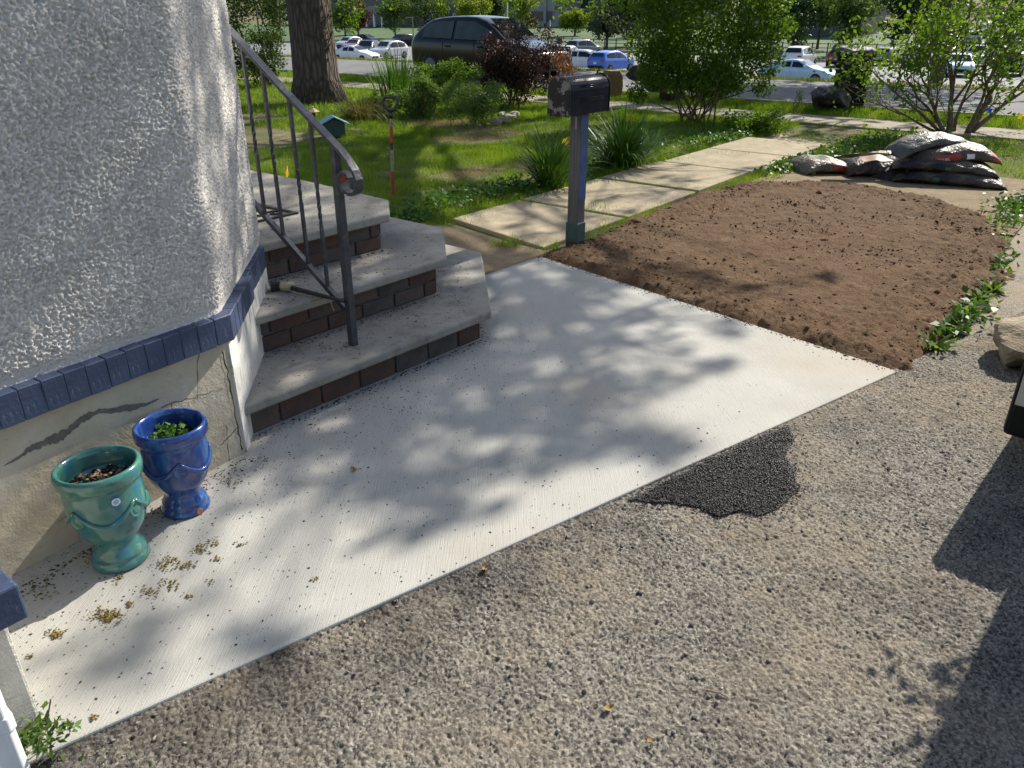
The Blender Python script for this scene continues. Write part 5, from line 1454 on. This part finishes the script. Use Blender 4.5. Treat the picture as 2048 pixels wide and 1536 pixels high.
BLUE = paint('blue', (.02, .13, .55)); NAVY = paint('navy', (.03, .045, .08)); MAROON = paint('maroon', (.16, .03, .035)); PBLUE = paint('pale_blue', (.38, .55, .70))
sv = W(17.9, 15.0, -.012)
BLACKG = simple('black_gloss_paint', (.006, .007, .009), None, 2, .10, 0, 40, .4)
M_glass_keep = M_glass
M_glass = simple('green_view_glass', (.05, .065, .05), (.025, .032, .028), 2.5, .05, 0, 40, .5)  # greenish base colour stands in for the view and reflection in the panes
bk = car('black_suv', 'black SUV parked on the near side of the road behind the shrubs', 'suv', BLACKG, tuple(sv), PHI - R(90), None)
M_glass = M_glass_keep
bk.scale = (1.02, 1, .95)
for s_ in (-1, 1):
    for x_ in (-.95, .18, 1.12):
        obj('door_seam', MB().box(x_ - .006, x_ + .006, s_ * .915 - .012, s_ * .915 + .012, .42, .98), M_plas, bk)
    for x_ in (-.75, .40):
        obj('door_handle', MB().box(x_ - .10, x_ + .10, s_ * .925 - .02, s_ * .925 + .02, .86, .90), M_plas, bk, bevel=.008)
    obj('sill_cladding', MB().box(-1.0, 1.0, s_ * .90 - .04, s_ * .90 + .04, .24, .40), M_plas, bk, bevel=.02)
obj('aerial', MB().tube([(-1.45, 0, 1.66), (-1.68, 0, 1.90)], .008, 5), M_plas, bk)
AW, TW = PHI, PHI + math.pi           # heading away, heading towards
LOT = [('silver_car', 'silver hatchback in the lot just right of the tree trunk, upper row', 'hatch', SILV, 700, 98, TW + .15), ('white_sedan', 'white sedan in front of the lot, beside the tree trunk', 'sedan', WHITE, 712, 124, PHI - R(80)),
       ('navy_suv', 'navy SUV facing the road, left of the silver covered one', 'suv', NAVY, 738, 115, TW + .5), ('silver_suv', 'silver SUV with dark front beside the navy one', 'suv', SILV, 778, 117, TW + .1), ('dark_sedan', 'dark sedan in the back row above the silver SUV', 'sedan', BLACK, 733, 88, PHI - R(90)), ('dark_suv', 'dark SUV half hidden by the black SUV in front', 'suv', BLACK, 803, 93, TW), ('red_sedan', 'dark red sedan between silver cars in the lot', 'sedan', MAROON, 712, 104, TW + .4),
       ('grey_suv', 'grey SUV seen from behind above the blue hatchback', 'suv', GREY, 1168, 112, AW - .15), ('blue_hatchback', 'bright blue hatchback at the front of the lot', 'hatch', BLUE, 1222, 143, AW - .1), ('white_hatchback', 'white hatchback left of the blue one', 'hatch', WHITE, 1172, 140, PHI - R(75)), ('pearl_sedan', 'white sedan roof partly behind the burgundy shrub', 'sedan', WHITE, 1135, 124, AW + .2), ('white_van', 'white SUV roof showing above the burgundy shrub', 'suv', WHITE, 1055, 90, PHI - R(90)),
       ('white_suv', 'white SUV seen from behind right of the flowering bush', 'suv', WHITE, 1597, 134, AW + .05), ('maroon_hatchback', 'maroon hatchback seen from behind beside the white SUV', 'hatch', MAROON, 1682, 133, AW + .05), ('pale_blue_sedan', 'pale blue car roof just above the verge below the white SUV', 'sedan', PBLUE, 1592, 166, PHI - R(90)), ('sky_blue_hatchback', 'pale blue car behind the right-hand branches', 'hatch', PBLUE, 1912, 152, TW + .3), ('black_pickup', 'black SUV at the right edge behind the branches', 'suv', BLACK, 2020, 150, AW), ('silver_pickup', 'silver SUV behind the fork of the branching shrub', 'suv', SILV, 1950, 132, TW), ('grey_hatchback', 'grey hatchback behind the middle of the branching shrub', 'hatch', GREY, 1770, 130, AW), ('white_wagon', 'white SUV behind the left stems of the branching shrub', 'suv', WHITE, 1835, 132, AW), ('red_hatchback', 'small dark red car left of the leaning trunk', 'hatch', MAROON, 1895, 112, TW), ('blue_sedan', 'blue sedan in the second row at far right', 'sedan', BLUE, 1945, 101, PHI - R(90))]
for nm, lab, kd, mt, u, v, az in LOT:
    q_ = gp(u, v, -2.296); car(nm, lab, kd, mt, tuple(q_), az)
def at_e(u, e_):
    d = view(u, 60); t_ = e_ / (d.x * CP + d.y * SP)
    return Vector((d.x * t_, d.y * t_, terrain(e_)))
FAR = [(1905, 112), (1950, 112), (1995, 112), (2040, 112), (1925, 130), (1975, 130), (2025, 130), (1915, 150), (1965, 150), (2015, 150), (1990, 172), (2035, 172)]
cols_ = [SILV, WHITE, GREY, PBLUE, SILV, NAVY, WHITE, SILV, WHITE, GREY, WHITE, SILV]
rows_ = {112: 'nearest', 130: 'second', 150: 'third', 172: 'farthest'}
cnames = {SILV.name: 'silver', WHITE.name: 'white', GREY.name: 'grey', PBLUE.name: 'pale blue', NAVY.name: 'navy'}
pos_w = {}
for (u, e_), mt in zip(FAR, cols_):
    k_ = sum(1 for a_, b_ in FAR if b_ == e_ and a_ < u)
    lab = '%s car in the %s row of the upper lot, %s from the left' % (cnames[mt.name], rows_[e_], ['first', 'second', 'third', 'fourth'][k_])
    car('parked_car', lab, 'sedan' if (u + e_) % 2 else 'suv', mt, tuple(at_e(u, e_)), PHI + R(8), 'cars in the upper lot', False)

# ================================================================== far buildings, trees, fence
M_cwall = simple('grey_concrete_wall', (.30, .29, .28), (.24, .235, .23), .5, .9)
M_dwall = simple('dark_glazed_wall', (.045, .055, .075), (.03, .038, .055), .3, .3)
M_bglass = simple('office_glass', (.025, .035, .05), (.018, .025, .038), .3, .1)
M_canopy = simple('canopy_fascia', (.24, .23, .24), (.19, .185, .19), .5, .8)
def building(name, label, u0, u1, e_, h, depth, mt, wins=0, fins=0):
    a, c = at_e(u0, e_), at_e(u1, e_); d = (c - a); L = d.xy.length; az = math.atan2(d.y, d.x)
    t = thing(name, label, 'building', (a.x, a.y, a.z - 1), az)
    obj('wall', MB().box(0, L, 0, depth, 0, h), mt, t)
    for i in range(wins):
        w_ = obj('window', MB().box(L * (i + .12) / wins, L * (i + .88) / wins, -.10, -.02, 2.0, 4.2), M_canopy, t)
        obj('pane', MB().box(L * (i + .16) / wins, L * (i + .84) / wins, -.14, -.105, 2.15, 4.05), M_bglass, w_)
    for i in range(fins):
        obj('pilaster', MB().box(L * (i + .5) / fins - .35, L * (i + .5) / fins + .35, -.4, -.003, 0, h), M_cwall, t)
    return t
building('concrete_building', 'grey concrete building across the lot above the burgundy shrub', 965, 1118, 150, 12, 14, M_cwall, 2, 3)
building('glazed_building', 'dark glazed building behind the grey-green tree', 1120, 1400, 158, 12, 14, M_dwall, 7)
bd = building('school_building', 'dark building with grey entrance canopy left of the black car', 590, 962, 152, 12, 14, M_dwall, 8)
a = at_e(728, 142); c = at_e(790, 142); L = (c - a).xy.length; az = math.atan2(c.y - a.y, c.x - a.x)
cn = thing('entrance_canopy', 'grey flat entrance canopy on white columns left of the black car', 'canopy', tuple(a), az)
obj('roof', MB().box(-1, L + 1, -2, 4, 2.9, 4.6), M_canopy, cn)
for x in (L * .25, L * .5, L * .75): obj('column', MB().box(x - .22, x + .22, -1.6, -1.2, 0, 2.9), M_white, cn)
building('dark_building', 'dark low building right of the flowering bush', 1480, 1720, 128, 8, 12, M_dwall, 6)
tag(obj('far_lawn', MB().add([W(e_, m_, terrain(e_) + .02) for e_ in (87, 100, 120, 135, 150) for m_ in (-60, 260)], [(2 * i, 2 * i + 2, 2 * i + 3, 2 * i + 1) for i in range(4)]), simple('far_lawn_green', (.06, .11, .02), (.035, .07, .014), .3, .95)), kind='structure')
far = [('green_maple', 'light green tree left of the canopy building', 690, 96, 5.5, 2.6, M_fargr), ('red_maple', 'dark red maple beside the entrance canopy', 716, 110, 4.6, 2.2, M_farred), ('linden_tree', 'broad green tree above the black car, left', 850, 98, 6.5, 3.4, M_fargr), ('ash_tree', 'green tree above the black car roof', 930, 100, 6.5, 3.2, M_yg), ('locust_tree', 'yellow green tree before the concrete building', 1045, 104, 7.2, 2.6, M_yg), ('hawthorn_tree', 'grey-green wide tree behind the grey SUV', 1215, 92, 4.4, 3.6, M_fargy), ('young_tree', 'bright round tree left of the grey-green one', 1150, 118, 3.6, 2.4, M_yg), ('oak_tree', 'dark green tree above the white SUV', 1590, 90, 6.4, 3.6, M_dark), ('elm_tree', 'green tree above the maroon hatchback', 1690, 88, 5.6, 3.0, M_fargr), ('walnut_tree', 'dark green tree behind the branching shrub', 1790, 94, 6.4, 3.4, M_dark), ('poplar_tree', 'green tree between the two lots at right', 1870, 98, 6.0, 2.6, M_fargr), ('dark_spruce', 'dark tree behind the flowering bush', 1300, 120, 6.0, 4.0, M_dark)]
far += [('beech_tree', 'dark green tree far left behind the evergreen shrub', 560, 92, 6.0, 3.2, M_dark), ('birch_tree', 'green tree between canopy and black car', 790, 104, 6.4, 2.6, M_fargr), ('plane_tree', 'dark green tree between the black car and the concrete building', 985, 112, 6.6, 2.4, M_dark), ('cherry_tree', 'dark tree right of the grey-green tree', 1265, 96, 6.2, 3.2, M_dark), ('alder_tree', 'dark green tree beside the flowering bush at right', 1545, 96, 5.6, 3.0, M_dark), ('hornbeam_tree', 'dark tree over the middle of the right-hand fence', 1640, 100, 6.0, 3.0, M_dark), ('sycamore_tree', 'dark green tree at the far right above the upper lot', 2010, 196, 6.5, 5.0, M_dark), ('rowan_tree', 'dark green tree above the upper lot, left of the last one', 1930, 200, 6.5, 5.0, M_dark)]
for i, (nm, lab, u, e_, hc, rc, mt) in enumerate(far):
    q_ = at_e(u, e_)
    tree(nm, lab, tuple(q_), .16, hc * .55, ell_lumps((0, 0, hc * .72), (rc * 1.15, rc * 1.15, hc * .55), 34, .7, 1.3, .15, 60 + i), 3600, .36, mt, 70 + i, 1.2, 5, 'trees across the parking lot')
q_ = at_e(1460, 230)
L_ = []
rr5 = random.Random(9)
for k_ in range(230): L_.append((rr5.uniform(-190, 190), rr5.uniform(-10, 10), rr5.uniform(2, 16), rr5.uniform(3, 6)))
P = lump_pts(L_, 22000)
fo_ = obj('far_woods', nmesh('far_woods', *leaves(P, 1.9, .7, .2)), M_dark, loc=tuple(q_), rot=(0, 0, PHI - R(90)))
tag(fo_, 'dark mass of distant trees on the rise behind the buildings', 'woods', kind='stuff')
# fence along the far kerb of the lot
M_fence = simple('black_fence_paint', (.02, .02, .022), None, 9, .5)
for (u0, u1, lab) in ((880, 1330, 'black rail fence behind the grey SUV'), (1540, 2060, 'black rail fence behind the white SUV')):
    a, c = at_e(u0, 89), at_e(u1, 89); d = c - a; L = d.xy.length; az = math.atan2(d.y, d.x)
    t = thing('rail_fence', lab, 'fence', tuple(a), az)
    n = int(L / 1.6)
    pm3 = MB().box(-.05, .05, -.05, .05, 0, 1.35).mesh('post')
    for i in range(n + 1): obj('post', pm3, M_fence, t, loc=(L * i / n, 0, 0))
    for z in (.35, .8, 1.2): obj('rail', MB().box(0, L, -.02, .02, z, z + .07), M_fence, t)
tag(obj('lot_kerb', MB().box(-60, 160, 0, .3, 0, .25), M_walk, loc=tuple(W(86.2, 60, -2.3)), rot=(0, 0, PHI + R(90))), kind='structure')
def pole(name, lab, u, e_, h, r, mt, arm=0):
    q_ = at_e(u, e_); t = thing(name, lab, 'lamp post', tuple(q_))
    obj('mast', MB().tube([(0, 0, 0), (0, 0, h)], [r, r * .7], 8), mt, t)
    if arm: obj('lamp_head', MB().box(-arm, .05, -.12, .12, h - .06, h + .06), mt, t, bevel=.02)
pole('lamp_post', 'tall white mast before the concrete building', 1015, 100, 9, .12, M_white)
pole('lamp_post', 'short grey lamp post above the black car roof', 826, 92, 3.6, .09, M_canopy, 1.0)
pole('lamp_post', 'small white-topped post at the edge of the concrete building', 1100, 122, 2.3, .12, M_white)
q_ = at_e(1118, 91); top('waste_bin', MB().lathe([(.28, 0), (.33, 1.05), (.36, 1.08), (.30, 1.25), (.02, 1.28)], 14), simple('blue_bin', (.03, .09, .20), None, 9, .5), 'dark blue waste bin by the black fence', 'bin', loc=tuple(q_))
q_ = at_e(1602, 94); pt = thing('picnic_table', 'brown picnic table behind the white SUV', 'picnic table', tuple(q_), R(20))
M_wood = simple('brown_wood', (.17, .09, .06), (.12, .065, .045), 4, .8)
obj('table_top', MB().box(-1.2, 1.2, -.4, .4, .74, .82), M_wood, pt)
for s_ in (-1, 1):
    obj('seat', MB().box(-1.2, 1.2, s_ * .75 - .14, s_ * .75 + .14, .42, .48), M_wood, pt)
    obj('leg', MB().box(s_ * .8 - .05, s_ * .8 + .05, -.8, .8, .34, .42).box(s_ * .8 - .05, s_ * .8 + .05, -.06, .06, 0, .74), M_wood, pt)

# ================================================================== things by the road
q_ = W(15.75, 4.55); wb_ = thing('wheeled_bin', 'black wheeled bin standing behind the branching shrub', 'bin', (q_.x, q_.y, -.03), R(10))
obj('body', MB().loft([[(-x, -y, z), (x, -y, z), (x, y, z), (-x, y, z)] for x, y, z in ((.19, .22, .06), (.23, .27, 1.0))]), M_plas, wb_, bevel=.02)
obj('lid', MB().loft([[(-.31, -.35, 1.0), (.31, -.35, 1.0), (.31, .35, 1.02), (-.31, .35, 1.02)], [(-.29, -.32, 1.05), (.29, -.32, 1.05), (.29, .32, 1.12), (-.29, .32, 1.12)]]), simple('navy_lid', (.015, .02, .05), None, 9, .5), wb_, bevel=.015)
for s_ in (-1, 1): obj('wheel', MB().lathe([(0, -.03), (.1, -.03), (.1, .03), (0, .03)], 16), M_tire, wb_, loc=(s_ * .27, .22, .10), rot=(0, R(90), 0))
def lumpy(name, label, loc, r, seed, sc, mt, cat):
    me = rock_mesh(name, r, seed, sc)
    return top(name, me, mt, label, cat, loc=loc, smooth=True)
q_ = W(15.35, 4.75); lumpy('rubbish_bag', 'bulging black rubbish bag at the foot of the wheeled bin', (q_.x, q_.y, .20), .34, 3, (1.1, 1, .75), M_bagd, 'bag')
q_ = gp(1242, 192)
yb = thing('yard_waste_bag', 'brown paper yard-waste bag behind the mailbox', 'bag', (q_.x - .22, q_.y, -.03), R(25))
M_paper = simple('kraft_paper', (.22, .13, .05), (.15, .09, .035), 10, .8, .01, 18)
obj('bag_body', MB().loft([[(-x, -y, z), (0, -y * 1.05, z), (x, -y, z), (x, y, z), (0, y * 1.05, z), (-x, y, z)] for x, y, z in ((.19, .15, 0), (.20, .16, .25), (.18, .15, .45), (.13, .11, .55))]), M_paper, yb, bevel=.015)
q_ = gp(1285, 188); lumpy('rubbish_bag', 'crumpled black plastic bag beside the brown paper bag', (q_.x, q_.y + .3, .42), .30, 6, (1.2, .9, .6), M_bagd, 'bag')
lumpy('rubbish_bag', 'dark plastic bag left of the flowering bush stems', (q_.x + .45, q_.y + .35, .20), .34, 8, (1.1, .9, .75), M_bagd, 'bag')
M_stone = simple('edging_stone', (.36, .29, .20), (.25, .20, .14), 14, .9, .006, 40)
for i, (u, v, lab) in enumerate(((990, 246, 'flat edging stone nearest the pale shrub'), (1006, 243, 'second flat edging stone by the pale shrub'), (1018, 236, 'upper flat edging stone in the lawn'), (1030, 231, 'edging stone farthest right in the lawn'), (1008, 232, 'edging stone against the pale shrub stalks'))):
    q_ = gp(u, v); top('edging_stone', rock_mesh('edging_stone', .13, 20 + i, (1.2, .8, .38)), M_stone, lab, 'stone', 'edging stones by the pale shrub', loc=(q_.x, q_.y, .02), rot=(0, 0, random.uniform(0, 3)))
tp_ = gp(1114, 160)
lt = thing('lattice_panel', 'small brown wooden lattice panel left of the mailbox', 'trellis', (tp_.x, tp_.y - 1.0, -.03), R(-30))
for k_ in range(7):
    obj('slat', MB().tube([(-.24 + .08 * k_, 0, .35), (.10 + .08 * k_ - .16, 0, .85)], .012, square=True), M_wood, lt)
    obj('slat', MB().tube([(.24 - .08 * k_, .02, .35), (-.10 - .08 * k_ + .16, .02, .85)], .012, square=True), M_wood, lt)
obj('frame', MB().box(-.30, -.27, -.02, .03, 0, .9).box(.27, .30, -.02, .03, 0, .9).box(-.27, .27, -.02, .03, .86, .9).box(-.27, .27, -.02, .03, .31, .35), M_wood, lt)

# ================================================================== unseen trees added behind the camera to darken reflections and sky light
for i, (e_, m_) in enumerate(((-15, -12), (-16, -5), (-14, 3), (-15, 9), (-13, 15))):
    tree('sky_blocking_tree', 'unseen tree added behind the photographer, %s of five from the drive side' % ['first', 'second', 'third', 'fourth', 'fifth'][i], tuple(W(e_, m_, -.03)), .2, 3.5, ell_lumps((0, 0, 4.6), (3.2, 3.2, 3.8), 46, .9, 1.5, .2, 90 + i), 3600, .38, M_dark, 95 + i, 1.2, 5, 'unseen trees added behind the photographer')
